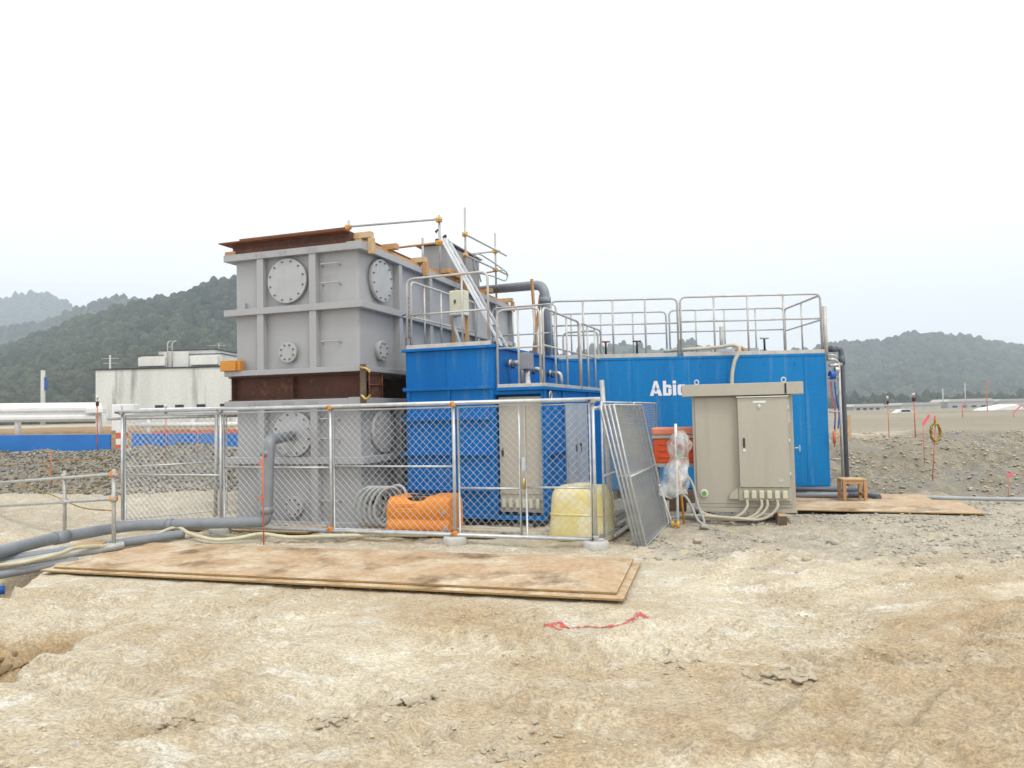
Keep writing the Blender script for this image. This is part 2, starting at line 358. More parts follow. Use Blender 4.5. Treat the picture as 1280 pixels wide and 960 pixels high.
gmat = bpy.data.materials.new('site_soil'); gmat.use_nodes = True
t = gmat.node_tree; N = t.nodes; L = t.links; B_ = N['Principled BSDF']; B_.inputs['Roughness'].default_value = .9
B_.inputs['Specular IOR Level'].default_value = .25
geo = N.new('ShaderNodeNewGeometry')
def gnoise(s, det=6, rg=.6, st=(1,1,1), rot=0):
    mp = N.new('ShaderNodeMapping'); mp.inputs['Scale'].default_value = st; mp.inputs['Rotation'].default_value = (0, 0, rot)
    L.new(geo.outputs['Position'], mp.inputs[0])
    n = N.new('ShaderNodeTexNoise'); n.inputs['Scale'].default_value = s; n.inputs['Detail'].default_value = det; n.inputs['Roughness'].default_value = rg
    L.new(mp.outputs[0], n.inputs[0]); return n.outputs[0]
def gramp(v, a, z, o0=0, o1=1):
    r = N.new('ShaderNodeMapRange'); r.inputs[1].default_value = a; r.inputs[2].default_value = z; r.inputs[3].default_value = o0; r.inputs[4].default_value = o1
    L.new(v, r.inputs[0]); return r.outputs[0]
def gmix(f, a, b, mode='MIX'):
    x = N.new('ShaderNodeMix'); x.data_type = 'RGBA'; x.blend_type = mode
    for sck, v in ((0, f), (6, a), (7, b)):
        if hasattr(v, 'node'): L.new(v, x.inputs[sck])
        elif sck == 0: x.inputs[0].default_value = v
        else: x.inputs[sck].default_value = (*v, 1)
    return x.outputs[2]
def gmath(op, a, b):
    x = N.new('ShaderNodeMath'); x.operation = op; x.use_clamp = True
    for i, v in enumerate((a, b)):
        if hasattr(v, 'node'): L.new(v, x.inputs[i])
        else: x.inputs[i].default_value = v
    return x.outputs[0]
at = N.new('ShaderNodeAttribute'); at.attribute_name = 'zone'; zs = N.new('ShaderNodeSeparateColor'); L.new(at.outputs['Color'], zs.inputs[0])
at2 = N.new('ShaderNodeAttribute'); at2.attribute_name = 'side'; zs2 = N.new('ShaderNodeSeparateColor'); L.new(at2.outputs['Color'], zs2.inputs[0])
c = gmix(gramp(gnoise(.9), .36, .64), (.60,.53,.395), (.505,.42,.288))
c = gmix(gramp(gnoise(2.3, 7, .65, (1, 2.2, 1), .25), .50, .66), c, (.70,.665,.565))
c = gmix(gramp(gnoise(6, 6, .7, (1, 1.8, 1), -.3), .53, .70, 0, .6), c, (.40,.315,.205))
c = gmix(gramp(gnoise(15, 8, .8, (1, 1.7, 1), .1), .52, .62, 0, .55), c, (.37,.305,.21))
c = gmix(gramp(gnoise(11, 8, .8, (1, 1.9, 1), -.2), .53, .63, 0, .5), c, (.70,.655,.545))
gr = gmix(gramp(gnoise(3.5, 7, .7), .38, .62), (.29,.262,.205), (.46,.405,.31))
gr = gmix(gramp(gnoise(30, 4, .7), .5, .62, 0, .6), gr, (.60,.58,.52))
c = gmix(gmath('MULTIPLY', zs.outputs[0], gramp(gnoise(1.6, 6), .30, .56, .25, 1)), c, gr)
br = gmix(gramp(gnoise(5, 6, .65), .4, .65), (.46,.345,.205), (.37,.265,.15))
c = gmix(gmath('MULTIPLY', zs.outputs[1], gramp(gnoise(2.2, 6), .25, .62, .35, .95)), c, br)
bk = gmix(gramp(gnoise(4, 7, .7), .4, .64), (.20,.178,.135), (.31,.275,.205))
bk = gmix(gramp(gnoise(1.1, 5), .5, .62), bk, (.225,.22,.205))
c = gmix(gmath('MULTIPLY', zs.outputs[2], .92), c, bk)
c = gmix(gmath('MULTIPLY', zs2.outputs[2], .75), c, gmix(gramp(gnoise(9, 6), .4, .65), (.42,.295,.15), (.31,.21,.10)))
c = gmix(gmath('MULTIPLY', at.outputs['Alpha'], .8), c, gmix(gramp(gnoise(.05, 5), .4, .6), (.185,.168,.125), (.265,.238,.18)))
c = gmix(gmath('MULTIPLY', zs2.outputs[1], .85), c, (.31,.20,.105))
c = gmix(gmath('MULTIPLY', zs2.outputs[0], gramp(gnoise(3, 6), .35, .65, .25, .8)), c, (.72,.645,.49))
spk = gramp(gnoise(34, 8, .85, (1, 1.9, 1), .12), .40, .60, .62, 1.26)
hs = N.new('ShaderNodeHueSaturation'); L.new(spk, hs.inputs['Value']); L.new(c, hs.inputs['Color'])
L.new(hs.outputs[0], B_.inputs['Base Color'])
bp = N.new('ShaderNodeBump'); bp.inputs['Strength'].default_value = .8; bp.inputs['Distance'].default_value = .018
L.new(gnoise(26, 8, .72), bp.inputs['Height'])
bp2 = N.new('ShaderNodeBump'); bp2.inputs['Strength'].default_value = .45; bp2.inputs['Distance'].default_value = .05
L.new(gnoise(7, 6, .65, (1, 2.0, 1), .2), bp2.inputs['Height']); L.new(bp2.outputs[0], bp.inputs['Normal'])
L.new(bp.outputs[0], B_.inputs['Normal'])
gm.materials.append(gmat)

# ------------------------------------------------------------------ hills with woods
def ico(sub):
    b = bmesh.new(); bmesh.ops.create_icosphere(b, subdivisions=sub, radius=1)
    v = np.array([p.co[:] for p in b.verts]); f = np.array([[q.index for q in p.verts] for p in b.faces]); b.free(); return v, f
I1, I2 = ico(1), ico(2)
def crown_variants(base, k, amp=.42, seed=0):
    out = []; v, f = base
    for i in range(k):
        r_ = np.random.default_rng(seed+i); n = np.ones(len(v))
        for j in range(7):
            d = r_.normal(size=3); d /= np.linalg.norm(d); n += amp*.45*np.maximum(0, v@d-.35)*r_.uniform(.4, 1.6)
        n += r_.normal(size=len(v))*.09
        out.append((v*n[:, None]*np.array([1, 1, 1.0]), f))
    return out
def joined(name, variants, P, S, Z, rot, m, colv=None, kind='stuff'):
    vs = []; fs = []; cs = []; o = 0
    for i in range(len(P)):
        v, f = variants[i % len(variants)]; c_, s_ = math.cos(rot[i]), math.sin(rot[i])
        q = np.stack([(v[:, 0]*c_-v[:, 1]*s_)*S[i], (v[:, 0]*s_+v[:, 1]*c_)*S[i], v[:, 2]*Z[i]], 1)+P[i]
        vs.append(q); fs.append(f+o); o += len(v)
        if colv is not None: cs.append(np.full(len(v), colv[i]))
    vs = np.concatenate(vs); fs = np.concatenate(fs)
    me = bpy.data.meshes.new(name); me.vertices.add(len(vs)); me.vertices.foreach_set('co', vs.ravel())
    me.loops.add(fs.size); me.loops.foreach_set('vertex_index', fs.ravel())
    me.polygons.add(len(fs)); me.polygons.foreach_set('loop_start', np.arange(0, fs.size, 3)); me.polygons.foreach_set('loop_total', np.full(len(fs), 3))
    me.update()
    if colv is not None:
        cs = np.concatenate(cs); a = me.color_attributes.new('tone', 'FLOAT_COLOR', 'POINT')
        a.data.foreach_set('color', np.stack([cs, cs, cs, np.ones(len(cs))], 1).astype(np.float32).ravel())
    ob = bpy.data.objects.new(name, me); col.objects.link(ob); me.materials.append(m); ob['kind'] = kind
    return ob
fm = bpy.data.materials.new('woodland_leaves'); fm.use_nodes = True
t = fm.node_tree; N = t.nodes; L = t.links; b_ = N['Principled BSDF']; b_.inputs['Roughness'].default_value = .8; b_.inputs['Specular IOR Level'].default_value = .2
geo = N.new('ShaderNodeNewGeometry')
a_ = N.new('ShaderNodeAttribute'); a_.attribute_name = 'tone'; s_ = N.new('ShaderNodeSeparateColor'); L.new(a_.outputs['Color'], s_.inputs[0])
c = gmix(s_.outputs[0], (.022,.035,.024), (.105,.122,.062))
c = gmix(gramp(gnoise(.55, 5, .7), .42, .62), c, (.030,.042,.030))
L.new(c, b_.inputs['Base Color'])
bp = N.new('ShaderNodeBump'); bp.inputs['Distance'].default_value = 1.5; L.new(gnoise(.8, 5, .7), bp.inputs['Height']); L.new(bp.outputs[0], b_.inputs['Normal'])
hm = mat('hill_scrub', (.028,.042,.022), (.055,.07,.03), .95, scale=.15, bump=.8, bscale=.4)

def W_(px, py, D):                                   # site bearing -> point on a hill line at distance D
    a = (px-640)/889; return a*D, D, 1.7+((515-(px-640)*.022)-py)/889*D
def hill(name, pts, D, back, base, ncr, rad, label_seed, dense=None, sub=None):
    xs = np.array([W_(p, q, D)[0] for p, q in pts]); zs_ = np.array([W_(p, q, D)[2] for p, q in pts])
    n, m = 150, 30
    gx = np.linspace(xs[0], xs[-1], n); top = np.interp(gx, xs, zs_)-rad*.9
    k = np.array([.25, .5, .25])
    for _ in range(2): top[1:-1] = np.convolve(top, k, 'valid')
    u = np.linspace(0, 1.25, m)
    U, Xg = np.meshgrid(u, gx, indexing='ij'); T = np.repeat(top[None, :], m, 0)
    Yg = D-back*(1-U)
    prof = np.where(U <= 1, np.clip(U, 0, 1)**1.35, 1-(U-1)*1.2)
    Zg = base + (T-base)*prof + fbm(Xg.ravel(), Yg.ravel(), .012, 4, label_seed).reshape(Xg.shape)*(T-base)*.22*np.sin(np.clip(U,0,1)*math.pi)
    Xg = Xg*(Yg/D)
    me = bpy.data.meshes.new(name); id_ = np.arange(n*m).reshape(m, n)
    q = np.stack([id_[:-1, :-1], id_[:-1, 1:], id_[1:, 1:], id_[1:, :-1]], -1).reshape(-1, 4)
    me.from_pydata(np.stack([Xg.ravel(), Yg.ravel(), Zg.ravel()], 1).tolist(), [], q.tolist()); me.update()
    me.polygons.foreach_set('use_smooth', np.ones(len(q), bool)); me.materials.append(hm)
    ob = bpy.data.objects.new(name, me); col.objects.link(ob); ob['kind'] = 'structure'
    r_ = np.random.default_rng(label_seed)
    jj = r_.uniform(0, n-1.001, ncr)
    if dense: lo_, hi_ = ((np.array(dense)-640)/889*D-xs[0])/(xs[-1]-xs[0])*(n-1.001); kk = r_.uniform(0, 1, ncr) < .8; jj = np.where(kk, r_.uniform(lo_, hi_, ncr), jj)
    ii = r_.uniform(0, 1.03/1.25, ncr)*(m-1)
    extra = int(ncr*.12); ii[:extra] = r_.uniform(.97, 1.02, extra)/1.25*(m-1)
    i0 = ii.astype(int); j0 = jj.astype(int); fi = ii-i0; fj = jj-j0
    def smp(A): return (A[i0, j0]*(1-fj)+A[i0, j0+1]*fj)*(1-fi)+(A[i0+1, j0]*(1-fj)+A[i0+1, j0+1]*fj)*fi
    S = rad*(.45+.95*r_.uniform(0, 1, ncr)**2); Z = S*r_.uniform(.7, 1.8, ncr)
    P = np.stack([smp(Xg), smp(Yg), smp(Zg)+Z*.35], 1)
    tone = np.clip(.45+fbm(P[:, 0], P[:, 1], .02, 3, 9)*.9+r_.normal(size=ncr)*.34, 0, 1)
    fo = joined('woodland', crown_variants(sub or I1, 8, seed=label_seed), P, S, Z, r_.uniform(0, 6.28, ncr), fm, tone)
    return ob, fo
h1, f1 = hill('hill', [(-300,505),(-180,492),(-60,462),(0,441),(60,416),(110,397),(160,384),(200,377),(235,369),(262,357),(290,349),(330,343),(380,350),(440,372),(500,396),(560,412),(620,428),(660,442),(720,470),(800,505)], 520, 270, 1, 8000, 2.8, 101, (-40, 310), I2)
tag(f1, 'dark green wooded slope behind the white concrete building', 'woods')
h5, f5 = hill('hill', [(980,506),(1030,500),(1060,497),(1090,502),(1110,495),(1140,500),(1165,494),(1190,499),(1215,492),(1250,498),(1280,490),(1330,495),(1400,500)], 420, 60, -1.2, 900, 1.9, 105)
tag(f5, 'low line of trees at the foot of the grey ridge', 'woods')
h2, f2 = hill('hill', [(-500,440),(-250,400),(-60,420),(60,400),(95,386),(125,374),(150,369),(172,375),(210,392),(270,410),(400,440),(520,480)], 1000, 330, 1, 5200, 3.6, 102, (-40, 300))
tag(f2, 'hazy wooded hill just left of the dark slope', 'woods')
h3, f3 = hill('hill', [(-600,430),(-200,392),(-60,380),(0,372),(48,362),(70,370),(95,384),(140,398),(220,420),(330,470)], 1700, 420, 1, 5200, 5.5, 103, (-40, 260))
tag(f3, 'palest far hill at the left edge', 'woods')
h4, f4 = hill('hill', [(560,470),(640,446),(700,444),(745,436),(775,426),(790,425),(815,434),(840,434),(866,424),(890,432),(930,440),(985,440),(1010,436),(1045,432),(1070,431),(1100,429),(1130,421),(1150,418),(1180,422),(1215,424),(1250,431),(1290,437),(1400,452),(1560,480)], 1050, 380, -1, 6500, 4.0, 104, (1030, 1300), I2)
tag(f4, 'grey hazy wooded ridge behind the blue tank and mounds', 'woods')
# ------------------------------------------------------------------ the two grey tanks
TX, TY, TR_ = -2.36, 11.0, -18
def discs(parent, cx, cz, r, axis, nb, th=.05, y0=0.0):
    """bolted cover; axis 'f' on the front face (y=0), 's' on the side face (x=0)"""
    def P(a, b, c): return (cx+a, y0-c, cz+b) if axis == 'f' else (y0+c, cx+a, cz+b)
    m = MB(); m.cyl(P(0,0,-.02), P(0,0,th*.55), r*.93, 40); m.build('nozzle_ring', 'grey', parent)
    m = MB(); m.cyl(P(0,0,th*.55), P(0,0,th+.03), r, 48); o = m.build('inspection_cover', 'greylid', parent, .004)
    for k in range(nb):
        a = 2*math.pi*(k+.5)/nb; ca, sa = (r-.045)*math.cos(a), (r-.045)*math.sin(a)
        MB().cyl(P(ca,sa,th+.028), P(ca,sa,th+.052), .0135, 6).build('bolt', 'boltgrey', o)
    return o
def rung(parent, x0, x1, z, y=0):
    MB().tube(fillet([(x0,y+.01,z-.03),(x0,y-.09,z),(x1,y-.09,z),(x1,y+.01,z-.03)], .03, 3), .011, 7).build('rung', 'greylid', parent)
def frame_ring(x0, x1, y0, y1, z0, z1, p):
    m = MB(); m.box(x0-p, x1+p, y0-p, y0+.002, z0, z1); m.box(x0-p, x1+p, y1-.002, y1+p, z0, z1)
    m.box(x0-p, x0+.002, y0+.002, y1-.002, z0, z1); m.box(x1-.002, x1+p, y0+.002, y1-.002, z0, z1); return m
LEN = 7.5
def tank(label, z0, bigz, smallz, bigx, rungs):
    T = thing('steel_water_tank', label, 'tank', (TX, TY, z0), TR_, 'stacked grey tanks')
    T.rotation_euler = (0, 0, R(TR_))
    MB().box(-2.3, 0, 0, LEN, .02, 1.93).build('shell', 'grey', T, .045, 4)
    frame_ring(-2.3, 0, 0, LEN, .0, .085, .13).build('bottom_flange', 'grey', T, .006)
    frame_ring(-2.3, 0, 0, LEN, .985, 1.09, .13).build('middle_flange', 'grey', T, .006)
    frame_ring(-2.3, 0, 0, LEN, 1.89, 2.0, .13).build('top_flange', 'grey', T, .006)
    MB().box(-.12, .136, -.137, .12, 1.885, 2.012).build('corner_plate', 'grey', T, .006)
    for (a, b) in ((.085, .985), (1.09, 1.89)):
        for x in (-1.735, -.755): MB().box(x-.062, x+.062, -.112, .002, a, b).build('stiffener', 'grey', T, .004)
        for k in range(6):
            y = 1.24+1.25*k
            if y < LEN: MB().box(-.002, .112, y-.062, y+.062, a, b).build('stiffener', 'grey', T, .004)
    discs(T, bigx, bigz, .36, 'f', 12); discs(T, bigx-.0, smallz, .165, 'f', 8)
    discs(T, .64, bigz+.02, .35, 's', 12); discs(T, .64, smallz+.02, .165, 's', 8)
    for x0, z in rungs: rung(T, x0, x0+.31, z)
    return T
lowtank = tank('lower grey steel tank standing on the ground behind the mesh fence', -.03, 1.46, .31, -1.17, ((-.66,1.69),(-.66,1.38),(-.66,.42)))
uptank = tank('upper grey steel tank stacked on rusty beams', 2.38, 1.50, .35, -1.25, ((-.62,1.71),(-.62,1.41),(-.63,.49)))
# faded stencil marks on the flanges (too small to read in the photograph)
def stencil(T, xs, z, h):
    for x in xs:
        m = MB(); r_ = random.Random(int(x*1000))
        for k in range(4):
            if r_.random() < .5: m.box(x-.03, x+.03, -.1335, -.1315, z+h*k/4, z+h*k/4+.008)
            else: xx = x+r_.uniform(-.028, .02); m.box(xx, xx+.008, -.1335, -.1315, z, z+h)
        m.build('stencil_mark', 'stencil', T)
MT['stencil'] = mat('faded_stencil', (.30,.30,.30), (.40,.40,.40), .7, scale=20)
stencil(lowtank, [-1.92,-1.84,-1.76,-1.68,-1.60], 1.915, .06); stencil(lowtank, [-1.28,-1.2,-1.13], 1.915, .06); stencil(lowtank, [-.82,-.74,-.68], 1.92, .05)
stencil(uptank, [-1.78,-1.71,-1.65], 1.915, .06); stencil(uptank, [-1.32,-1.24], 1.915, .06); stencil(uptank, [-.80,-.73,-.66], 1.915, .06)
# small bracket low on the upper tank's left side and the pipe behind it
MB().box(-2.2, -2.07, -.06, .002, 1.10, 1.2).build('bracket', 'grey', uptank, .004)
MB().tube(fillet([(-2.29,.55,1.28),(-2.44,.55,1.28),(-2.44,.55,.1)], .09, 5), .055, 12).build('drain_pipe', 'pvc', uptank)
def tl(x, y, z): # tank-local to world
    a = R(TR_); return Vector((TX+x*math.cos(a)-y*math.sin(a), TY+x*math.sin(a)+y*math.cos(a), z))
tank_side = {0: 'front rusty I-beam between the two grey tanks', 1: 'second rusty I-beam back, between the two grey tanks', 2: 'third rusty I-beam back, between the two grey tanks', 3: 'rearmost rusty I-beam between the two grey tanks'}
for k, y in enumerate((-.02, 2.4, 4.8, 7.2)):
    T = thing('steel_girder', tank_side[k], 'beam', tl(0, y, 1.975), TR_, 'beams between the tanks')
    m = MB(); m.box(-2.42, .06, -.02, .24, 0, .018); m.box(-2.42, .06, -.02, .24, .377, .398); m.box(-2.41, .05, .095, .115, .018, .377)
    m.build('web_and_flanges', 'rust', T)
    for x in (.03, -1.2, -2.36): MB().box(x-.008, x+.008, -.012, .095, .018, .377).build('web_plate', 'rust', T)
# flat tie bar with two shackles at the corner between the tanks
T = thing('tie_bar', 'dark tie bar with two brass shackles at the corner between tanks', 'tie bar', tl(.15, -.15, 1.86), TR_)
MB().box(-.045, .045, -.02, .02, 0, .62).build('bar', 'darkwood', T, .004)
for z, s in ((.10, 1), (.53, -1)):
    MB().tube(smooth_path([(-.02,-.03,z+.05),(.02,-.06,z+.03),(.07,-.05,z-.02*s),(.12,-.03,z+.02*s),(.13,-.03,z+.05*s)], 4), .02, 8).build('shackle', 'brass', T)
T = thing('rebar_cage', 'small rusty wire cage beside the tie bar under upper tank', 'cage', tl(.10, .12, 1.975), TR_)
for y in (0, .42): MB().cyl((0,y,0), (0,y,.39), .012, 6).build('upright', 'rustlight', T)
for z in (.0, .2, .38): MB().cyl((0,0,z+.004), (0,.42,z+.004), .01, 6).build('crossbar', 'rustlight', T)
m = MB(); m.box(-.02, -.012, .02, .40, .02, .37); m.build('back_plate', 'rust', T)
T = thing('timber_block', 'bright orange timber block at the left foot of upper tank', 'timber', tl(-2.40, -.16, 2.467), TR_)
MB().box(-.06, .24, -.03, .10, .0, .17).build('block', 'orangewood', T, .006); MB().box(.245, .31, .0, .11, 0, .165).build('end_block', 'orangewood', T, .006)

# ------------------------------------------------------------------ cover on top of the upper tank
T = thing('roof_sheet', 'rust brown sheet cover lying over the upper grey tank', 'cover', tl(0, 0, 4.385), TR_)
MB().box(-2.47, -.10, -.20, 2.6, .17, .19).build('front_sheet', 'rustlight', T, .003)
MB().box(-2.05, -.10, -.205, -.185, .190, .215).build('lip', 'rustlight', T)
MB().box(-2.30, -.12, 2.62, 7.4, .12, .14).build('rear_sheet', 'rustlight', T, .003)
MB().box(-2.20, -.10, -.10, .02, .0, .06).build('joist', 'rust', T); MB().box(-2.42, -2.21, -.11, .03, .0, .055).build('joist_end', 'wood', T, .004)
for k in range(4): MB().box(-2.30, -.10, -.06+.75*k, .04+.75*k, .062, .168).build('joist', 'rust', T, .003)
# planks along the right edge
xs_ = [('long plank along the right edge at the front of the upper tank', 0.05, 2.15), ('long plank on the right edge in the middle of the upper tank', 2.22, 4.5), ('long plank on the right edge at the back of the upper tank', 4.58, 7.45)]
for lab, y0, y1 in xs_:
    T = thing('edge_plank', lab, 'plank', tl(.0, 0, 4.386), TR_, 'planks along the tank edge')
    MB().box(-.09, .03, y0, y1, 0, .09).build('plank', 'wood', T, .004)
blk = [(.12, 'timber blocks at the front right corner of the tank top'), (.98, 'second timber block pair from the front on the tank edge'), (2.12, 'third timber block pair from the front on the tank edge'),
       (3.22, 'fourth timber block pair on the tank edge, left of ladder'), (4.10, 'fifth timber block pair on the tank edge, behind ladder'), (5.75, 'sixth timber block pair on the tank edge, right of ladder'), (7.28, 'timber block pair at the far end of the tank edge')]
for i, (y, lab) in enumerate(blk):
    T = thing('timber_block', lab, 'timber', tl(.05, y, 4.386), TR_, 'timber blocks on the tank edge')
    MB().box(-.28, .14, -.05, .055, .095, .19).build('upper_block', 'woodpale' if i % 2 == 0 else 'wood', T, .005)
    if i in (0, 2, 4, 6): MB().box(.085, .17, -.045, .045, -.16, .092).build('hanging_block', 'wood' if i else 'woodpale', T, .005)
    if i == 3: MB().box(-.02, .12, .1, .75, .092, .20).build('side_block', 'orangewood', T, .005)

# ------------------------------------------------------------------ scaffold rails on the tank
def clamp(parent, p, m='clampy', s=.06):
    x, y, z = p; b = MB(); b.box(x-s, x+s, y-s*.8, y+s*.8, z-s*.8, z+s*.8); o = b.build('clamp', m, parent, .018)
    MB().cyl((x+s*.5,y-s*1.5,z), (x+s*.5,y+s*1.2,z), s*.22, 6).build('clamp_bolt', 'clampy', o)
def post(name, lab, x, y, z0, z1, cl, grp):
    T = thing(name, lab, 'scaffold post', tl(x, y, z0), TR_, grp)
    MB().cyl((0,0,0), (0,0,z1-z0), .0243, 10).build('tube', 'galvdull', T)
    for z in cl: clamp(T, (0, -.02, z-z0))
G = 'scaffold tubes on the tank top'
post('scaffold_post', 'short scaffold post at the left end of the cross rail', -1.94, 3.0, 4.57, 5.70, (5.56,), G)
post('scaffold_post', 'clamped scaffold post at the ladder top', .08, 3.0, 4.45, 5.60, (5.50, 5.04), G)
post('scaffold_post', 'thin scaffold post left of the ladder, behind the timbers', -.45, 3.35, 4.54, 5.27, (), G)
post('scaffold_post', 'tallest scaffold post, right of the ladder', -.05, 4.7, 4.48, 6.22, (5.62, 5.16), G)
post('scaffold_post', 'rear scaffold post farthest right on the tank', -.05, 6.7, 4.48, 6.12, (5.66, 5.2), G)
def tubeobj(lab, p, q, name='scaffold_tube', m='galvdull'):
    o = MB().cyl(p, q, .0215, 10).build(name, m); return tag(o, lab, 'scaffold tube', G)
tubeobj('upper cross tube over the front of the tank top', tl(-2.0, 2.95, 5.56), tl(.16, 2.95, 5.50))
tubeobj('lower cross tube just above the tank timbers', tl(-.95, 2.95, 5.02), tl(.16, 2.95, 5.04), m='wood')
tubeobj('upper side tube at the rear tank edge', tl(-.02, 4.5, 5.60), tl(.02, 7.35, 5.68))
tubeobj('lower side tube at the rear tank edge', tl(-.02, 4.5, 5.14), tl(.02, 7.45, 5.20))
tubeobj('upper tube reaching left from the rear scaffold post', tl(-1.2, 6.75, 5.66), tl(.05, 6.75, 5.68))
tubeobj('lower tube reaching left from the rear scaffold post', tl(-1.3, 6.75, 5.10), tl(.15, 6.75, 5.20))
o = MB().tube(smooth_path([tl(-.2,5.6,5.02), tl(-.1,5.3,5.22), tl(0,5.35,5.32), tl(.05,5.9,5.3), tl(.05,6.9,5.26), tl(.08,7.2,5.18), tl(.05,7.1,5.0), tl(0,6.4,4.98), tl(-.1,5.4,4.95), tl(-.05,5.3,5.2), tl(0,5.5,4.7)], 6), .018, 7).build('hanging_hose', 'hosegrey')
tag(o, 'looped grey hose hung on the rear scaffold tubes', 'hose')
# hopper
T = thing('feed_hopper', 'plain grey sheet metal hopper on the tank top behind ladder', 'hopper', tl(-.35, 4.4, 4.39), TR_)
MB().box(-.62, 0, 0, 1.95, 0, .98).build('body', 'hopper', T, .01)
m = MB(); m.prism([(-.74,.98),(.05,1.02),(.05,1.045),(-.74,1.005)], -.08, 2.05); m.build('lid', 'hopper', T)
MB().box(-.30, -.05, .02, .22, 1.04, 1.13).build('hatch', 'dark', T, .01)
MB().box(.0, .03, .9, .94, 0, .97).build('corner_seam', 'hopper', T)
# overflow pipe from tank to blue tank
P1 = [tl(-.45, 6.55, 4.70), Vector((.74, 15.25, 4.43)), Vector((.84, 15.2, 2.70))]
T = thing('overflow_pipe', 'thick grey plastic pipe bending down behind the railing', 'pipe', (0,0,0))
MB().tube(fillet(P1, .28, 7), .105, 16).build('pipe', 'pvc', T)
MB().cyl((.755,15.244,4.15), (.757,15.243,4.02), .125, 16).build('socket', 'pvc', T)
for k, (a, b, lab) in enumerate((((.47,15.05,4.52), (.56,15.1,2.72), 'left wooden prop under the thick overflow pipe'), ((.66,15.3,4.22), (.44,15.2,2.72), 'right wooden prop crossing under the thick overflow pipe'))):
    o = MB().bar(a, b, .06, .045).build('wooden_prop', 'wood'); tag(o, lab, 'prop', 'props under the overflow pipe')

# ------------------------------------------------------------------ small blue plant container
BX, BY, BR_ = .446, 10.46, -21
def bl(x, y, z):
    a = R(BR_); return Vector((BX+x*math.cos(a)-y*math.sin(a), BY+x*math.sin(a)+y*math.cos(a), z))
T = thing('plant_container', 'two level blue steel container with railings behind the gate', 'container', (BX, BY, 0), BR_)
BD = 3.6
MB().box(-2.28, -.77, .0, BD, .16, 2.68).build('tall_body', 'blue', T, .008)
m = MB(); m.box(-.765, -.032, .20, BD, .16, 2.02); m.box(-.765, -.032, .0, .198, 1.965, 2.02); m.build('low_body', 'blue', T, .004)
MB().box(-.03, 0, .0, BD, .16, 2.02).build('side_wall', 'blue', T, .004)
MB().box(-2.33, -.72, -.05, BD+.05, 2.682, 2.725).build('roof_rim', 'blue', T, .004)
MB().box(-.715, .05, -.05, BD+.05, 2.022, 2.066).build('deck_rim', 'blue', T, .004)
MB().box(-2.32, -.775, -.045, -.001, 2.06, 2.115).build('waist_ledge', 'blue', T, .004)
for z in (1.60, 1.06, .52): MB().box(-2.34, -.80, -.075, -.001, z, z+.028).build('ledge', 'blue', T)
for z in (1.05,): MB().box(.001, .05, .12, 1.02, z, z+.02).build('ledge', 'blue', T)
for x in (-2.25, -1.55, -.83): MB().box(x, x+.05, -.03, -.001, .2, 2.058).build('wall_rib', 'blue', T, .003)
for x in (-1.60,): MB().box(x, x+.03, -.012, -.001, 2.118, 2.68).build('wall_rib', 'blue', T, .003)
for y in (.02, .95, 2.5, 3.5): MB().box(.001, .03, y, y+.06, .2, 2.02).build('wall_rib', 'blue', T, .003)
for x in (-2.28, -1.2, -.2): MB().box(x, x+.16, .05, BD-.05, -.02, .158).build('skid_beam', 'dark', T)
MB().box(-2.30, .02, -.03, .03, .10, .158).build('base_channel', 'blue', T, .004)
for y in (1.10, 1.78):
    d = MB().box(.005, .022, y, y+.64, .25, 1.82).build('side_door', 'silver', T, .004)
    MB().box(.023, .035, y+.05, y+.59, .32, 1.1).build('door_panel', 'silver', d, .004)
    MB().box(.023, .05, y+(.50 if y < 1.5 else .10), y+(.53 if y < 1.5 else .13), 1.0, 1.14).build('handle', 'dark', d, .004)
o = MB().tube([(.03+.0*k, .28+.055*math.cos(2*math.pi*k/18), 1.93+.07*math.sin(2*math.pi*k/18)) for k in range(18)], .014, 8, True).build('lifting_ring', 'tin', T)
# panel board in the recess
MB().box(-.745, -.045, .10, .198, .20, 1.93).build('panel_cabinet', 'beige', T, .006)
d = MB().box(-.735, -.052, .085, .098, .47, 1.92).build('panel_door', 'beige', T, .004)
MB().box(-.70, -.665, .07, .084, 1.02, 1.16).build('handle', 'dark', d, .003)
MB().box(-.56, -.38, .080, .084, 1.86, 1.885).build('name_plate', 'white', d)
for k in range(6): MB().box(-.70+.108*k, -.645+.108*k, .05, .098, .27, .40).build('gland_box', 'cream', T, .008)
# tall roof kerb and railings
MB().box(-2.26, -.80, -.02, .02, 2.727, 2.79).build('roof_kerb', 'rail', T, .003)
MB().box(-.70, .03, -.03, .01, 2.068, 2.12).build('deck_kerb', 'rail', T, .003)
MB().box(.012, .04, -.03, BD, 2.068, 2.12).build('deck_kerb', 'rail', T, .003)
def railing(parent, pts, z0, z1, zm, posts, r=.019, round_=.12, name='railing', mid=True, m='rail'):
    """hoop along pts (two ends go down to z0); posts = fractions along the run"""
    a, b = Vector(pts[0]), Vector(pts[1])
    o = MB().tube(fillet([(a.x,a.y,z0),(a.x,a.y,z1),(b.x,b.y,z1),(b.x,b.y,z0)], round_, 4), r, 8).build(name, m, parent)
    if mid: MB().cyl((a.x,a.y,zm), (b.x,b.y,zm), r*.8, 8).build('middle_rail', m, o)
    for f in posts:
        p = a.lerp(b, f); MB().cyl((p.x,p.y,z0), (p.x,p.y,z1), r*.9, 8).build('post', m, o)
    return o
railing(T, [(-2.24,0,0), (-.84,0,0)], 2.73, 3.85, 3.27, (.69,))
railing(T, [(-2.20,.06,0), (-2.20,2.6,0)], 2.73, 3.82, 3.25, (.18, .42, .63, .82))
railing(T, [(-2.20,3.45,0), (-.84,3.45,0)], 2.73, 3.82, 3.25, (.33, .66))
railing(T, [(-.70,0,0), (-.02,0,0)], 2.07, 3.24, 2.66, (.5,))
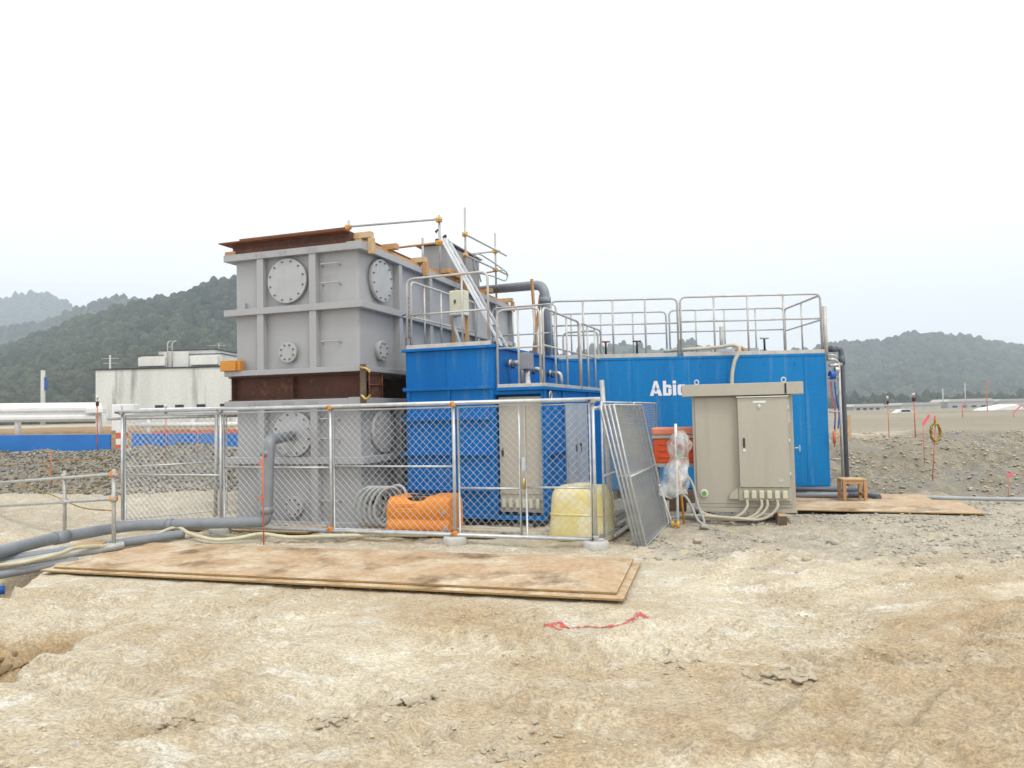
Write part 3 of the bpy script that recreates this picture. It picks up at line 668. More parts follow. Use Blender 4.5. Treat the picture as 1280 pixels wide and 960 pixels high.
railing(T, [(.02,.03,0), (.02,2.0,0)], 2.07, 3.24, 2.68, (.3, .62))
railing(T, [(.02,2.08,0), (.02,3.58,0)], 2.07, 3.24, 2.68, (.33, .68))
railing(T, [(-.72,3.5,0), (-.02,3.5,0)], 2.07, 3.24, 2.66, (.5,))
MB().cyl((.02,2.04,2.07), (.02,2.04,3.2), .034, 10).build('thick_post', 'rail', T)
# short pipes from the tall part down through the deck
for k, (y, z, L_) in enumerate(((.55, 2.47, .26), (1.55, 2.42, .24), (2.6, 2.40, .26))):
    MB().tube(fillet([(-.77,y,z), (-.77+L_,y,z), (-.77+L_,y,2.07)], .09, 5), .042, 12).build('deck_pipe', 'tin', T)
    MB().cyl((-.73,y,z), (-.69,y,z), .062, 12).build('pipe_collar', 'tin', T)
    MB().cyl((-.65,y-.05,z-.09), (-.65,y-.05,z-.02), .03, 8).build('drain_cock', 'dark', T)
MB().box(-.50, -.36, .42, .68, 2.36, 2.62).build('motor_box', 'hopper', T, .01)
MB().lathe([(.10,0),(.10,.02),(.055,.09),(.045,.2),(.045,.3)], 16, Matrix.Translation((-.43,.55,2.068))).build('pump_head', 'tin', T)
MB().cyl((-.62,.2,2.10), (-.18,.9,2.10), .025, 10).build('deck_tube', 'tin', T)
# hanging turnbuckle and junction box
T = thing('chain_turnbuckle', 'black turnbuckle hanging on a chain beside the upper tank', 'turnbuckle', bl(-2.42, .35, 2.66))
a_ = Vector((0,0,0))
for k in range(16):
    zc = .95-.038*k; o_ = MB().tube([(math.cos(R(40*(k % 2)*2.2))*.012*math.cos(2*math.pi*i/8), math.sin(R(40*(k % 2)*2.2))*.012*math.cos(2*math.pi*i/8), zc+.024*math.sin(2*math.pi*i/8)) for i in range(8)], .004, 5, True).build('chain_link', 'dark', T)
MB().tube(fillet([(-.035,0,.04),(-.035,0,.30),(.035,0,.30),(.035,0,.04)], .02, 3)+[Vector((-.035,0,.04))], .011, 7).build('turnbuckle_body', 'black', T)
MB().cyl((0,0,.29), (0,0,.37), .014, 7).build('screw', 'black', T)
MB().tube([(-.10,0,.66),(-.04,0,.68),(.06,0,.68),(.12,0,.64)], .009, 6).build('hook', 'dark', T)
T = thing('junction_box', 'cream junction box on two wooden posts beside the ladder', 'electrical box', bl(-1.86, .75, 2.727), BR_)
MB().box(0, .28, .0, .19, .60, 1.02).build('enclosure', 'cream', T, .012)
d = MB().box(.015, .265, -.012, -.001, .615, 1.005).build('lid', 'cream', T, .006)
MB().box(.10, .13, -.03, -.013, .80, .86).build('latch', 'dark', d, .004)
for x in (-.06, .19): MB().box(x, x+.06, .195, .24, 0, 1.06 if x < 0 else .72).build('wooden_post', 'wood', T, .004)
MB().tube(smooth_path([(.06,.1,.6),(.05,.1,.42),(.10,.08,.28),(.14,.1,.1),(.14,.1,.0)], 5), .03, 8).build('cable', 'hosegrey', T)
# aluminium ladder
lb, lt_ = tl(1.50, 2.95, 2.73), tl(-.34, 4.05, 5.50)
T = thing('extension_ladder', 'aluminium extension ladder leaning from blue container to tank top', 'ladder', (0,0,0))
sd_ = Vector((math.sin(R(5)), math.cos(R(5)), 0))*.24 + Vector((.035,0,0)); ld = lt_-lb
nrm = ld.cross(sd_).normalized()
for k in (-1, 1):
    MB().bar(lb+sd_*k, lb.lerp(lt_, 1.0 if k < 0 else .98)+sd_*k, .026, .05, nrm).build('outer_rail', 'alu', T, .004)
    MB().bar(lb.lerp(lt_, .22)+sd_*k*.84-nrm*.05, lb.lerp(lt_, .93)+sd_*k*.84-nrm*.05, .02, .045, nrm).build('inner_rail', 'alu', T, .004)
    MB().bar(lt_+sd_*k*.99-ld*.004, lt_+sd_*k*.99+ld*.012, .045, .09, nrm).build('end_cap', 'black', T, .006)
for k in range(10):
    p = lb.lerp(lt_, .05+.1*k); MB().cyl(p-sd_, p+sd_, .017, 8).build('rung', 'alu', T)

# ------------------------------------------------------------------ big blue tank
AX, AY, AR = 6.03, 13.6, -1.0
T = thing('blue_water_tank', 'long blue steel tank lettered in white behind the beige cabinet', 'tank', (AX, AY, .15), AR)
AL, AD = 5.35, 2.1
MB().box(-AL, 0, 0, AD, 0, 2.53).build('shell', 'ablue', T, .03, 3)
MB().box(-AL-.01, .012, -.012, AD+.012, 2.50, 2.545).build('rim', 'ablue', T, .005)
for x in (-1.88, -3.70, -.42): MB().box(x-.014, x+.014, -.006, .0, .02, 2.5).build('weld_seam', 'ablue', T, .003)
for x in (-5.1, -4.4, -3.1, -2.4, -1.2, -.6): MB().cyl((x,-.012,2.36), (x,.0,2.36), .018, 8).build('lug', 'ablue', T)
for (x0, x1) in ((-AL+.05, -2.85), (-2.72, .0)):
    MB().box(x0, x1, -.0, .03, 2.547, 2.62).build('kick_plate', 'rail', T, .003)
    MB().box(x0, x1, AD-.03, AD, 2.547, 2.62).build('kick_plate', 'rail', T, .003)
railing(T, [(-AL+.1,.05,0), (-2.80,.05,0)], 2.55, 3.68, 3.20, (.255, .49, .745), r=.021)
railing(T, [(-2.745,.05,0), (-.05,.05,0)], 2.55, 3.70, 3.22, (.24, .48, .735), r=.021)
railing(T, [(-AL+.1,AD-.05,0), (-2.62,AD-.05,0)], 2.55, 3.70, 3.22, (.2, .45, .72), r=.02)
railing(T, [(-2.55,AD-.05,0), (-.02,AD-.05,0)], 2.55, 3.72, 3.24, (.23, .48, .75), r=.02)
railing(T, [(-.03,.1,0), (-.03,AD-.1,0)], 2.55, 3.68, 3.20, (.5,), r=.021)
MB().cyl((.01,.02,2.4), (.01,.02,3.45), .04, 10).build('ladder_post', 'rail', T)
MB().cyl((-1.62,1.3,2.55), (-1.62,1.3,3.25), .045, 10).build('vent_post', 'galvdull', T)
MB().box(-1.9, -.95, 1.0, 1.06, 2.70, 2.76).build('roof_bar', 'rail', T)
for x, y, m_ in ((-4.15, .5, 'redvalve'), (-3.52, .55, 'rustlight'), (-.98, .55, 'galvdull')):
    v = MB().cyl((x,y,2.55), (x,y,2.66), .05, 10, .025).build('valve', 'black', T)
    MB().cyl((x,y,2.66), (x,y,2.90), .022, 8).build('stem', 'black', v); MB().cyl((x-.085,y,2.91), (x+.085,y,2.91), .017, 8).build('tee_handle', m_, v)
MB().tube([(x, .10, 2.60+.0*x) for x in (-1.62,)] + [(-1.60+.08*math.cos(a), .10, 2.60+.10*math.sin(a)) for a in np.linspace(math.pi, 0, 9)] + [(-1.52,.10,2.60)], .035, 8).build('wooden_saddle', 'wood', T)
# white lettering
def letters(parent, x, z, h):
    s = h; y0, y1 = -.004, -.001
    def pl(poly): 
        MB().prism([(x+px*s, z+pz*s) for px, pz in poly], y0, y1).build('letter', 'lettering', parent)
    pl([(0,0),(.25,0),(.345,.44),(.15,.44)]); pl([(.16,.48),(.355,.48),(.42,.76),(.42,1.0),(.32,1.0)])
    pl([(.42,.76),(.485,.48),(.68,.48),(.53,1.0),(.42,1.0)]); pl([(.345,.44),(.385,.28),(.455,.28),(.495,.44),(.69,.44),(.84,0),(.59,0),(.54,.16),(.30,.16)])
    pl([(.90,0),(.90,1.0),(1.12,1.0),(1.12,.73),(1.38,.73),(1.47,.63),(1.47,.48),(1.25,.48),(1.25,.56),(1.12,.56),(1.12,.48),(1.12,0)])
    pl([(1.12,.0),(1.38,0),(1.47,.10),(1.47,.44),(1.25,.44),(1.25,.17),(1.12,.17)])
    pl([(1.56,0),(1.78,0),(1.78,.73),(1.56,.73)]); pl([(1.56,.80),(1.78,.80),(1.78,1.0),(1.56,1.0)])
    pl([(1.88,.10),(1.97,0),(2.16,0),(2.16,.17),(2.10,.17),(2.10,.56),(2.16,.56),(2.16,.73),(1.97,.73),(1.88,.63)]); pl([(2.16,0),(2.35,0),(2.44,.10),(2.44,.63),(2.35,.73),(2.16,.73),(2.16,.56),(2.22,.56),(2.22,.17),(2.16,.17)])
MT['lettering'] = mat('white_lettering', (.82,.83,.83), (.74,.76,.78), .5, scale=4)
letters(T, 2.64-AX, 1.80, .285)
# cable over the edge
o = MB().tube(smooth_path([(3.0,13.95,2.83),(3.5,13.75,2.84),(4.0,13.62,2.86),(4.25,13.52,2.88),(4.33,13.46,2.78),(4.22,13.45,2.55),(4.16,13.45,2.2),(4.17,13.4,1.6)], 6), .035, 10).build('beige_conduit', 'conduit')
tag(o, 'beige conduit running over the top edge of the blue tank', 'conduit')
# pipework at the tank end
T = thing('standpipe', 'tall dark grey pipe with elbow at the right end of blue tank', 'pipe', (6.03, 13.6, -.15))
MB().tube(fillet([(.0,.1,2.93),(.34,.1,2.93),(.34,.1,.30)], .07, 5), .052, 14).build('pipe', 'pvcdark', T)
MB().cyl((.34,.1,2.80), (.34,.1,2.62), .066, 14).build('socket', 'pvcdark', T); MB().cyl((.12,.1,2.93), (.24,.1,2.93), .064, 14).build('socket', 'pvcdark', T)
T = thing('valve_manifold', 'thin steel manifold with blue valves beside the dark standpipe', 'manifold', (6.06, 13.55, -.15))
MB().cyl((.18,0,.32), (.18,0,2.66), .028, 10).build('riser', 'galvdull', T)
for z, r_ in ((2.72,.03),(2.80,.02)): MB().tube(fillet([(-.02,0,z),(.12,0,z),(.17,0,z-.06)], .04, 3), r_*.8, 8).build('branch', 'tin', T)
for z in (2.38, 1.72, .82): MB().cyl((-.03,0,z), (.20,0,z), .016, 8).build('branch', 'galvdull', T)
MB().cyl((.0,0,2.42), (.10,0,2.42), .085, 14).build('valve_body', 'bluecap', T, .01); MB().cyl((.10,0,2.52), (.18,0,2.52), .055, 12).build('flange', 'tin', T, .006)
MB().cyl((.0,0,2.60), (.24,0,2.62), .032, 10).build('branch', 'tin', T)
for k, (mm, dx) in enumerate((('bluecap', .03), ('bluecap', .10), ('redstake', .02))):
    MB().tube(smooth_path([(dx,.02,2.3),(dx+.02,.03,2.0),(dx+.06,.02,1.7),(dx+.02,.0,1.4 if k < 2 else 1.05)], 6), .013, 7).build('cable', mm, T)
MB().cyl((.02,-.05,1.35), (.02,-.05,1.12), .03, 8).build('plug', 'redstake', T)
# lower pipes at right, stool, block, timbers
T = thing('outlet_pipes', 'pair of dark pipes leaving the foot of the blue tank', 'pipe', (0,0,0))
MB().cyl((4.95,13.25,.17), (6.42,13.2,.12), .045, 12).build('pipe', 'pvcdark', T); MB().cyl((4.95,13.12,.06), (6.40,13.08,.05), .05, 12).build('pipe', 'pvc', T)
MB().tube(fillet([(6.0,13.1,.05),(6.36,13.05,.06),(6.42,12.6,.06)], .08, 4), .05, 12).build('bend', 'pvcdark', T)
T = thing('wooden_stool', 'small unpainted wooden stool under the standpipe', 'stool', (5.88, 12.45, -.005), -8)
for i in range(3): MB().box(-.20, .20, -.17+.115*i, -.06+.115*i, .40, .425).build('seat_board', 'woodpale', T, .003)
for x in (-.17, .17):
    for y in (-.14, .14): MB().box(x-.025, x+.025, y-.025, y+.025, -.01, .40).build('leg', 'wood', T, .003)
    MB().box(x-.012, x+.012, -.114, .114, .12, .17).build('stretcher', 'wood', T)
MB().box(-.145, .145, -.155, -.13, .34, .395).build('apron', 'wood', T)
o = MB().box(5.62, 5.80, 13.18, 13.42, -.165, .045).build('concrete_block', 'concrete', None, .01); tag(o, 'grey concrete block under the right foot of blue tank', 'block')
for k, (x, lab) in enumerate(((5.2, 'right dark timber bearer under blue tank'), (3.2, 'middle dark timber bearer under the blue tank by the cabinet'), (1.6, 'left dark timber bearer under the blue tank'))):
    o = MB().box(x, x+.35, 13.55, 15.7, -.2, .148).build('timber_bearer', 'darkwood', None, .008); tag(o, lab, 'timber', 'bearers under the blue tank')

# ------------------------------------------------------------------ beige control cabinet
CX, CY, CR = 3.44, 10.62, -15
T = thing('control_cabinet', 'large beige outdoor control cabinet in front of the blue tank', 'cabinet', (CX, CY, .0), CR)
MB().box(-.74, .69, 0, .62, .16, 1.87).build('body', 'beige', T, .006)
MB().box(-.70, .65, -.022, -.001, .21, 1.85).build('front_panel', 'beige', T, .005)
MB().box(-.72, .70, -.035, -.001, .14, .205).build('plinth', 'beige', T, .004)
MB().box(-.88, .83, -.14, .70, 1.872, 2.05).build('rain_hood', 'beige', T, .006)
MB().box(.575, .60, -.146, -.139, 1.88, 2.03).build('hood_slot', 'black', T)
for x in (-.66, .58):
    MB().tube([(x+.03*math.cos(2*math.pi*k/14), .0, 2.085+.035*math.sin(2*math.pi*k/14)) for k in range(14)], .010, 7, True).build('lifting_eye', 'galv', T)
d = MB().box(-.085, .61, -.125, -.024, .52, 1.835).build('front_door', 'beige', T, .006)
MB().box(-.10, .625, -.15, -.03, 1.838, 1.852).build('drip_edge', 'white', d, .003)
MB().box(.13, .31, -.129, -.1255, 1.755, 1.785).build('name_plate', 'white', d); 
MB().cyl((.22,-.13,1.715), (.22,-.125,1.715), .02, 12).build('badge', 'white', d); MB().cyl((.22,-.145,1.69), (.22,-.125,1.69), .016, 10).build('lock', 'galv', d)
MB().box(-.025, .005, -.14, -.1255, 1.10, 1.24).build('handle', 'dark', d, .004); MB().box(-.03, .01, -.132, -.1255, 1.045, 1.085).build('key_plate', 'white', d)
for z in (.70, 1.18, 1.66): MB().cyl((.617,-.115,z-.04), (.617,-.115,z+.04), .009, 8).build('hinge', 'galv', d)
MB().box(.44, .53, -.128, -.1255, .60, .65).build('rating_plate', 'galv', d)
for x in (-.68, -.13, .63):
    for z in (.24, 1.82): MB().cyl((x,-.027,z), (x,-.0225,z), .010, 8).build('screw', 'galvdull', T)
MB().box(-.695, .645, -.0235, -.0225, .262, .266).build('panel_joint', 'dark', T)
MB().box(-.105, .62, -.10, -.024, .32, .515).build('gland_plate', 'beige', T, .006)
m = MB(); m.prism([(-.25,.34),(-.11,.34),(-.11,.50),(-.15,.49),(-.22,.43)], -.09, -.024); m.build('gland_hood', 'beige', T, .004)
for k in range(6): MB().box(-.04+.107*k, .03+.107*k, -.15, -.101, .355, .475).build('gland_box', 'cream', T, .014)
MB().cyl((-.60,-.05,.42), (-.60,-.023,.42), .058, 20).build('vent_cap', 'white', T, .006); MB().cyl((-.60,-.055,.415), (-.60,-.0505,.415), .036, 18).build('vent_grille', 'greenpl', T)
MB().cyl((.69,.08,1.08), (.78,.08,1.08), .012, 8).build('side_handle', 'galv', T); MB().box(.77, .785, .06, .10, 1.03, 1.12).build('side_handle', 'galv', T, .004)
MB().box(.62, .645, -.026, -.0225, 1.45, 1.80).build('wire_hook', 'galv', T)
for k, x in enumerate((.0, .20, .28, .42)):
    MB().tube(smooth_path([(x,-.125,.345),(x+.0,-.135,.24),(x-.10,-.15,.12),(x-.28,-.16,.055),(x-.6,-.15-.02*k,.05+.01*k),(-.75-.03*k,-.12-.02*k,.07+.012*k),(-1.15,-.05-.03*k,.05),(-1.7,.1-.02*k,.05)], 6), .021, 9).build('conduit', 'conduit', T)
MB().tube(smooth_path([(-.72,-.04,.20),(-.62,-.10,.13),(-.45,-.15,.09),(-.2,-.16,.07),(0,-.15,.05)], 6), .022, 9).build('conduit', 'conduit', T)
for k, (x, lab) in enumerate(((.42, 'right timber sleeper under the beige cabinet'), (-.62, 'left timber sleeper under the beige cabinet'))):
    o = thing('timber_sleeper', lab, 'timber', (CX, CY, 0), CR, 'sleepers under the cabinet')
    MB().box(x, x+.10, -.32 if k == 0 else -.02, .66, -.03, .138).build('sleeper', 'woodpale' if k == 0 else 'darkwood', o, .006)
    if k == 0: MB().box(x-.004, x+.104, -.326, -.321, -.03, .134).build('end_grain', 'darkwood', o)

# ------------------------------------------------------------------ temporary mesh fence
FX, FY, FA = 1.0, 8.82, 18
fd = Vector((-math.cos(R(FA)), math.sin(R(FA)), 0)); fn = Vector((-math.sin(R(FA)), -math.cos(R(FA)), 0))
FRZ = 180-FA                                           # local x runs to the left along the fence
def chainlink(w_, z0, z1, p=.102, r=.0023, x0=0.0):
    m = MB(); h = z1-z0
    for s in (-1, 1):
        k = -int(h/p)-1
        while k*p < w_+h:
            c = k*p + (p/2 if s > 0 else 0)                  # line x = c + t (s>0) or c+h-t
            ts = []
            t0, t1 = 0.0, h
            if s > 0: t0 = max(t0, -c); t1 = min(t1, w_-c)
            else: t0 = max(t0, c-w_); t1 = min(t1, c)
            if t1-t0 > .01:
                a = (x0+c+s*t0, .003*s, z0+t0); b = (x0+c+s*t1, .003*s, z0+t1)
                m.cyl(a, b, r, 3, caps=False)
            k += 1
    return m
PW = 1.86
def fence_panel(lab, s0, wd, mids, z0=.13, z1=1.78, p=.102, parent=None):
    o_ = Vector((FX, FY, 0)) + fd*s0
    T = thing('mesh_fence', lab, 'fence', o_, FRZ, 'galvanised mesh fence panels')
    r = .0165; x0, x1 = .03, wd-.03
    MB().tube([(x0,0,z0),(x1,0,z0),(x1,0,z1),(x0,0,z1)], r, 8, True).build('frame', 'galv', T)
    for z in mids: MB().cyl((x0,0,z), (x1,0,z), .013, 8).build('middle_rail', 'galv', T)
    c_ = chainlink(x1-x0, z0, z1, p, x0=x0).build('wire_mesh', 'galv', T); c_['kind'] = 'stuff'
    return T
g1 = fence_panel('right leaf of the mesh gate in front of yellow tank', 0.02, .90, (.74,))
g2 = fence_panel('left leaf of the mesh gate in front of the panel board', .94, .90, (.72,))
MB().box(.86, .91, .02, .045, .95, 1.12).build('gate_latch', 'galv', g1, .004); MB().cyl((.89,.04,.72), (.89,.04,.86), .02, 8).build('padlock', 'brass', g1)
fence_panel('mesh fence panel in front of the orange tank and hose', PW, PW, (1.0,))
fence_panel('mesh fence panel crossing the grey standing pipe', 2*PW, PW, (.98,))
fence_panel('leftmost front mesh fence panel beside the grey bank', 3*PW, PW, (.86,))
rk = {0: 'end', 1: 'gate post', 2: 'middle', 3: 'left'}
for zz, rr, lab in ((1.835, .027, 'long thick galvanised tube along the top of the fence'), (.115, .024, 'long galvanised tube along the bottom of the fence')):
    a = Vector((FX, FY, zz)) - fd*.10 + fn*.045; b = Vector((FX, FY, zz)) + fd*(4*PW+.12) + fn*.045
    if zz < 1: b = Vector((FX, FY, zz)) + fd*(3*PW+.3) + fn*.045
    o = MB().cyl(a, b, rr, 12).build('rail_tube', 'galv'); tag(o, lab, 'rail tube', 'fence rail tubes')
for k in range(5):
    p = Vector((FX, FY, 0)) + fd*(PW*k) + fn*.02
    lab = ['galvanised fence post at the right end with clamps', 'fence post between the gate and the orange tank', 'fence post in front of the grey tank corner', 'fence post left of the grey standing pipe', 'corner fence post at the left end'][k]
    T = thing('fence_post', lab, 'fence post', p, FRZ, 'fence posts')
    MB().cyl((0,.01,.05), (0,.01,1.86), .02, 10).build('tube', 'galv', T)
    for z in (1.82, .13):
        MB().box(-.04, .04, -.01, .055, z-.035, z+.035).build('clamp', 'clampo' if k in (1, 2) else 'galvdull', T, .015)
        MB().cyl((.03,.05,z), (.03,.10,z), .014, 6).build('clamp_bolt', 'dark' if k in (0, 4) else 'brass', T)
    if k < 4:
        lab = ['round concrete base under the right end of the fence', 'round concrete base below the gate hinge post', 'round concrete base in front of the grey tank corner', 'round concrete base left of the grey standing pipe'][k]
        q = Vector((FX, FY, 0)) + fd*(PW*k) + fn*.05; q.z = gh(q.x, q.y)-.02
        T = thing('concrete_weight', lab, 'fence base', q, 0, 'concrete fence bases')
        MB().lathe([(.150,0),(.158,.02),(.158,.10),(.145,.118),(.03,.118)], 24).build('weight', 'concrete', T)
        MB().cyl((0,0,.1), (0,0,.16), .014, 8).build('pin', 'galvdull', T)
# return fence on the left, side fence on the right
def free_panel(lab, p, rz, wd, mids, tilt=0, z1=1.78, z0=.1, p_=.102, group='galvanised mesh fence panels'):
    T = thing('mesh_fence', lab, 'fence', p, 0, group)
    T.rotation_euler = (Matrix.Rotation(R(rz), 3, 'Z') @ Matrix.Rotation(R(tilt), 3, 'X')).to_euler()
    MB().tube([(0,0,z0),(wd,0,z0),(wd,0,z1),(0,0,z1)], .0165, 8, True).build('frame', 'galv', T)
    for z in mids: MB().cyl((0,0,z), (wd,0,z), .013, 8).build('middle_rail', 'galv', T)
    c_ = chainlink(wd, z0, z1, p_).build('wire_mesh', 'galv', T); c_['kind'] = 'stuff'
    return T
free_panel('mesh fence panel returning behind the left fence corner', (-6.12, 11.2, .05), 37, 1.55, (.92,), z1=1.72)
o = MB().cyl((-6.3,11.05,1.73), (-4.7,12.3,1.74), .024, 10).build('rail_tube', 'galvdull'); tag(o, 'rail tube on the return fence behind the left corner', 'rail tube', 'fence rail tubes')
o = MB().cyl((-5.02,12.0,.05), (-5.0,12.02,1.76), .03, 10).build('return_post', 'galvdull'); tag(o, 'dark post of the return fence beside the grey tank', 'fence post', 'fence posts')
free_panel('front panel of the side fence right of the yellow tank', (1.12, 8.98, .02), 68, 1.8, (.85,), p_=.08)
free_panel('rear panel of the side fence seen against the blue tank', (1.82, 10.72, .02), 68, 1.8, (.85,), p_=.08)
for k in range(4):
    free_panel(['outermost leaning mesh panel, fully seen in front of stack', 'second mesh panel in the leaning stack', 'third mesh panel in the leaning stack', 'innermost mesh panel of the leaning stack'][k],
               (1.60-.04*k, 8.80+.012*k, .0), 69, 1.84, (.88,), -11.5-.5*k, z0=.02, z1=1.80, p_=.07, group='mesh panels leaning in a stack')
o = MB().cyl((1.30,9.5,-.05), (1.20,9.5,2.10), .031, 12).build('scaffold_pole', 'galvdull'); tag(o, 'tall dull scaffold pole behind the fence end', 'scaffold post')
o = MB().cyl((.98,8.9,1.72), (1.85,10.9,1.76), .024, 10).build('rail_tube', 'galv'); tag(o, 'rail tube along the top of the side fence', 'rail tube', 'fence rail tubes')
dv = Vector((math.sin(R(22)), math.cos(R(22)), 0))
for k, (x, y, z) in enumerate(((1.10,9.12,.09), (1.20,9.32,.21), (1.22,9.34,.285), (1.16,9.34,.245), (1.28,9.2,.09), (1.34,9.5,.17))):
    a = Vector((x, y, z)); m = MB(); m.cyl(a, a+dv*(1.9+.1*k), .028, 12, caps=False); m.cyl(a+dv*.001, a+dv*(1.9+.1*k), .022, 12, caps=True)
    o = m.build('steel_tube', 'galvdull')
    tag(o, ['lowest steel tube end left of the pole on the ground', 'middle steel tube end in the pile behind the fence end', 'top steel tube in the pile behind the fence end', 'left steel tube in the pile behind the fence end', 'steel tube on the ground right of the fence end', 'rear steel tube in the pile beside the leaning panels'][k], 'steel tube', 'steel tubes piled beside the fence')
o = MB().lathe([(.15,0),(.16,.02),(.16,.11),(.14,.13),(.03,.13)], 20, Matrix.Translation((1.62,10.0,gh(1.62,10)))).build('concrete_weight', 'concrete'); tag(o, 'spare concrete base behind the leaning mesh panels', 'fence base')

# ------------------------------------------------------------------ plastic tanks, hose coil
def loft(secs, n=28, pw=4.0):                            # superellipse sections (z, cx, cy, hx, hy)
    m = MB(); vs = []; fs = []
    for (z, cx, cy, hx, hy) in secs:
        for k in range(n):
            a = 2*math.pi*k/n; c_, s_ = math.cos(a), math.sin(a)
            vs.append((cx+hx*math.copysign(abs(c_)**(2/pw), c_), cy+hy*math.copysign(abs(s_)**(2/pw), s_), z))
    for i in range(len(secs)-1):
        for k in range(n): fs.append((i*n+k, i*n+(k+1) % n, (i+1)*n+(k+1) % n, (i+1)*n+k))
    fs += [tuple(range(n-1, -1, -1)), tuple(range((len(secs)-1)*n, len(secs)*n))]
    m.add(vs, fs, [True]*(len(fs)-2)+[False]*2); return m
T = thing('orange_water_tank', 'orange plastic liquid tank with black handle behind the fence', 'plastic tank', (-1.28, 10.20, .03), -16)
MB().box(-.52, .50, -.28, .38, -.03, .035).build('base_board', 'rustlight', T)
m = MB()                                                # moulded body: sections across x with a dipped top
secs = []
xs2 = np.linspace(-.47, .47, 30)
def topz(x): return .52 - .05*math.exp(-((x+.02)/.13)**4) + .008*math.sin(x*3) - .06*max(0, (abs(x)-.42)/.05)**2
prof = []
for x in xs2:
    e_ = 1-.08*max(0, (abs(x)-.43)/.04)**2
    zt = topz(x); ring = [(-.30*e_, .05), (-.315*e_, .08), (-.315*e_, .17), (-.285*e_, .19), (-.285*e_, .225), (-.305*e_, .25), (-.295*e_, zt-.08), (-.26*e_, zt-.02), (-.20*e_, zt), (.20*e_, zt), (.26*e_, zt-.02), (.295*e_, zt-.08), (.305*e_, .25), (.315*e_, .08), (.30*e_, .05)]
    prof.append([(x, a, b) for a, b in ring])
n_ = len(prof[0]); vs = [p for ring in prof for p in ring]; fs = []
for i in range(len(prof)-1):
    for k in range(n_): fs.append((i*n_+k, (i+1)*n_+k, (i+1)*n_+(k+1) % n_, i*n_+(k+1) % n_))
fs += [tuple(range(n_)), tuple(range(len(vs)-1, len(vs)-n_-1, -1))]
m.add(vs, fs, [True]*(len(fs)-2)+[False]*2); m.build('body', 'orange', T)
MB().box(-.20, .15, -.24, -.10, .455, .50).build('handle_recess', 'black', T, .01); MB().box(-.22, .17, -.06, .04, .50, .525).build('lid_strap', 'dark', T, .008)
MB().box(-.30, .04, -.312, -.298, .30, .36).build('raised_panel', 'orange', T, .006); MB().box(-.30, -.02, -.311, -.298, .38, .43).build('raised_panel', 'orange', T, .006)
MB().cyl((.40,-.32,.32), (.40,-.29,.32), .03, 10).build('drain_plug', 'hosegrey', T, .004); MB().cyl((.43,-.33,.10), (.43,-.30,.10), .035, 10).build('drain_plug', 'hosegrey', T, .004)
T = thing('yellow_water_tank', 'pale yellow plastic tank behind the right gate leaf', 'plastic tank', (.92, 9.62, .0), -18)
loft([(0,0,0,.40,.36),(.02,0,0,.42,.38),(.06,0,0,.425,.385),(.30,0,0,.405,.37),(.55,0,0,.385,.355),(.62,0,0,.37,.34),(.66,0,0,.345,.315),(.685,0,0,.30,.27)], 40, 4.5).build('body', 'yellow', T)
MB().cyl((.24,-.40,.09), (.24,-.37,.09), .035, 12).build('drain_plug', 'hosegrey', T, .004)
loft([(.335,0,0,.408,.374),(.345,0,0,.412,.378),(.355,0,0,.408,.374)], 40, 4.5).build('seam', 'yellow', T)
for x in (-.22, .0, .22): MB().bar((x,-.386,.06), (x*.93,-.366,.31), .02, .016, (0,1,0)).build('moulded_rib', 'yellow', T, .004)
MB().cyl((0,0,.68), (0,0,.72), .13, 20).build('lid', 'paleyellow', T, .008)
T = thing('hose_coil', 'grey ribbed hose coil propped at the lower tank corner', 'hose', (-2.02, 10.52, .06), -18)
for k in range(5):
    cx = -.16+.085*k; m = MB(); pts = []
    for i in range(40):
        a = 2*math.pi*i/40; pts.append((cx+.17*math.cos(a)+.05*math.sin(a), .27*math.cos(a)*.35, .30+.28*math.sin(a)))
    rad = [.024 if i % 2 else .020 for i in range(40)]
    m.tube(pts, rad, 8, True).build('hose_loop', 'hosegrey', T)
MB().tube(smooth_path([(.14,.05,.52),(.28,.05,.60),(.42,.0,.58),(.5,-.02,.46)], 6), .022, 8).build('hose_end', 'hosegrey', T)
MB().tube(smooth_path([(-.20,.1,.30),(-.05,.12,.44),(.1,.12,.40),(.16,.12,.2),(.05,.12,.06)], 6), .05, 8).build('black_hose', 'black', T)
# lengths of conduit lying by the container
for k, lab in enumerate(('front cream conduit lying inside the gate', 'rear cream conduit lying inside the gate')):
    o = MB().tube(smooth_path([(-1.0,10.15+.18*k,.06),(-.5,9.98+.2*k,.06),(.1,9.80+.18*k,.06)], 6), .028, 8).build('loose_conduit', 'conduit'); tag(o, lab, 'conduit', 'conduits inside the gate')

# ------------------------------------------------------------------ orange box, tripod in plastic
T = thing('orange_case', 'red orange plastic case with grey bands on a stand', 'case', (2.60, 11.35, -.02), -15)
MB().box(-.36, .34, -.2, .2, .86, 1.25).build('body', 'redorange', T, .02)
MB().box(-.38, .36, -.22, .22, 1.30, 1.42).build('lid', 'salmon', T, .03, 3)
MB().box(-.375, .355, -.215, .215, 1.25, 1.30).build('upper_band', 'galvdull', T, .006); MB().box(-.37, .35, -.21, .21, .80, .86).build('lower_band', 'galvdull', T, .006)
for z in (.95, 1.05, 1.15): MB().box(-.28, -.02, -.212, -.199, z, z+.03).build('moulded_rib', 'redorange', T, .005); MB().box(.04, .26, -.212, -.199, z, z+.03).build('moulded_rib', 'redorange', T, .005)
for x in (-.3, .28):
    for y in (-.15, .15): MB().cyl((x,y,0), (x,y,.80), .02, 8).build('stand_leg', 'galvdull', T)
MB().box(-.14, .12, -.12, .1, .1, .62).build('stand_box', 'darkwood', T, .01)
T = thing('survey_tripod', 'yellow footed tripod wrapped in a clear plastic bag', 'tripod', (2.34, 10.25, .0), 0)
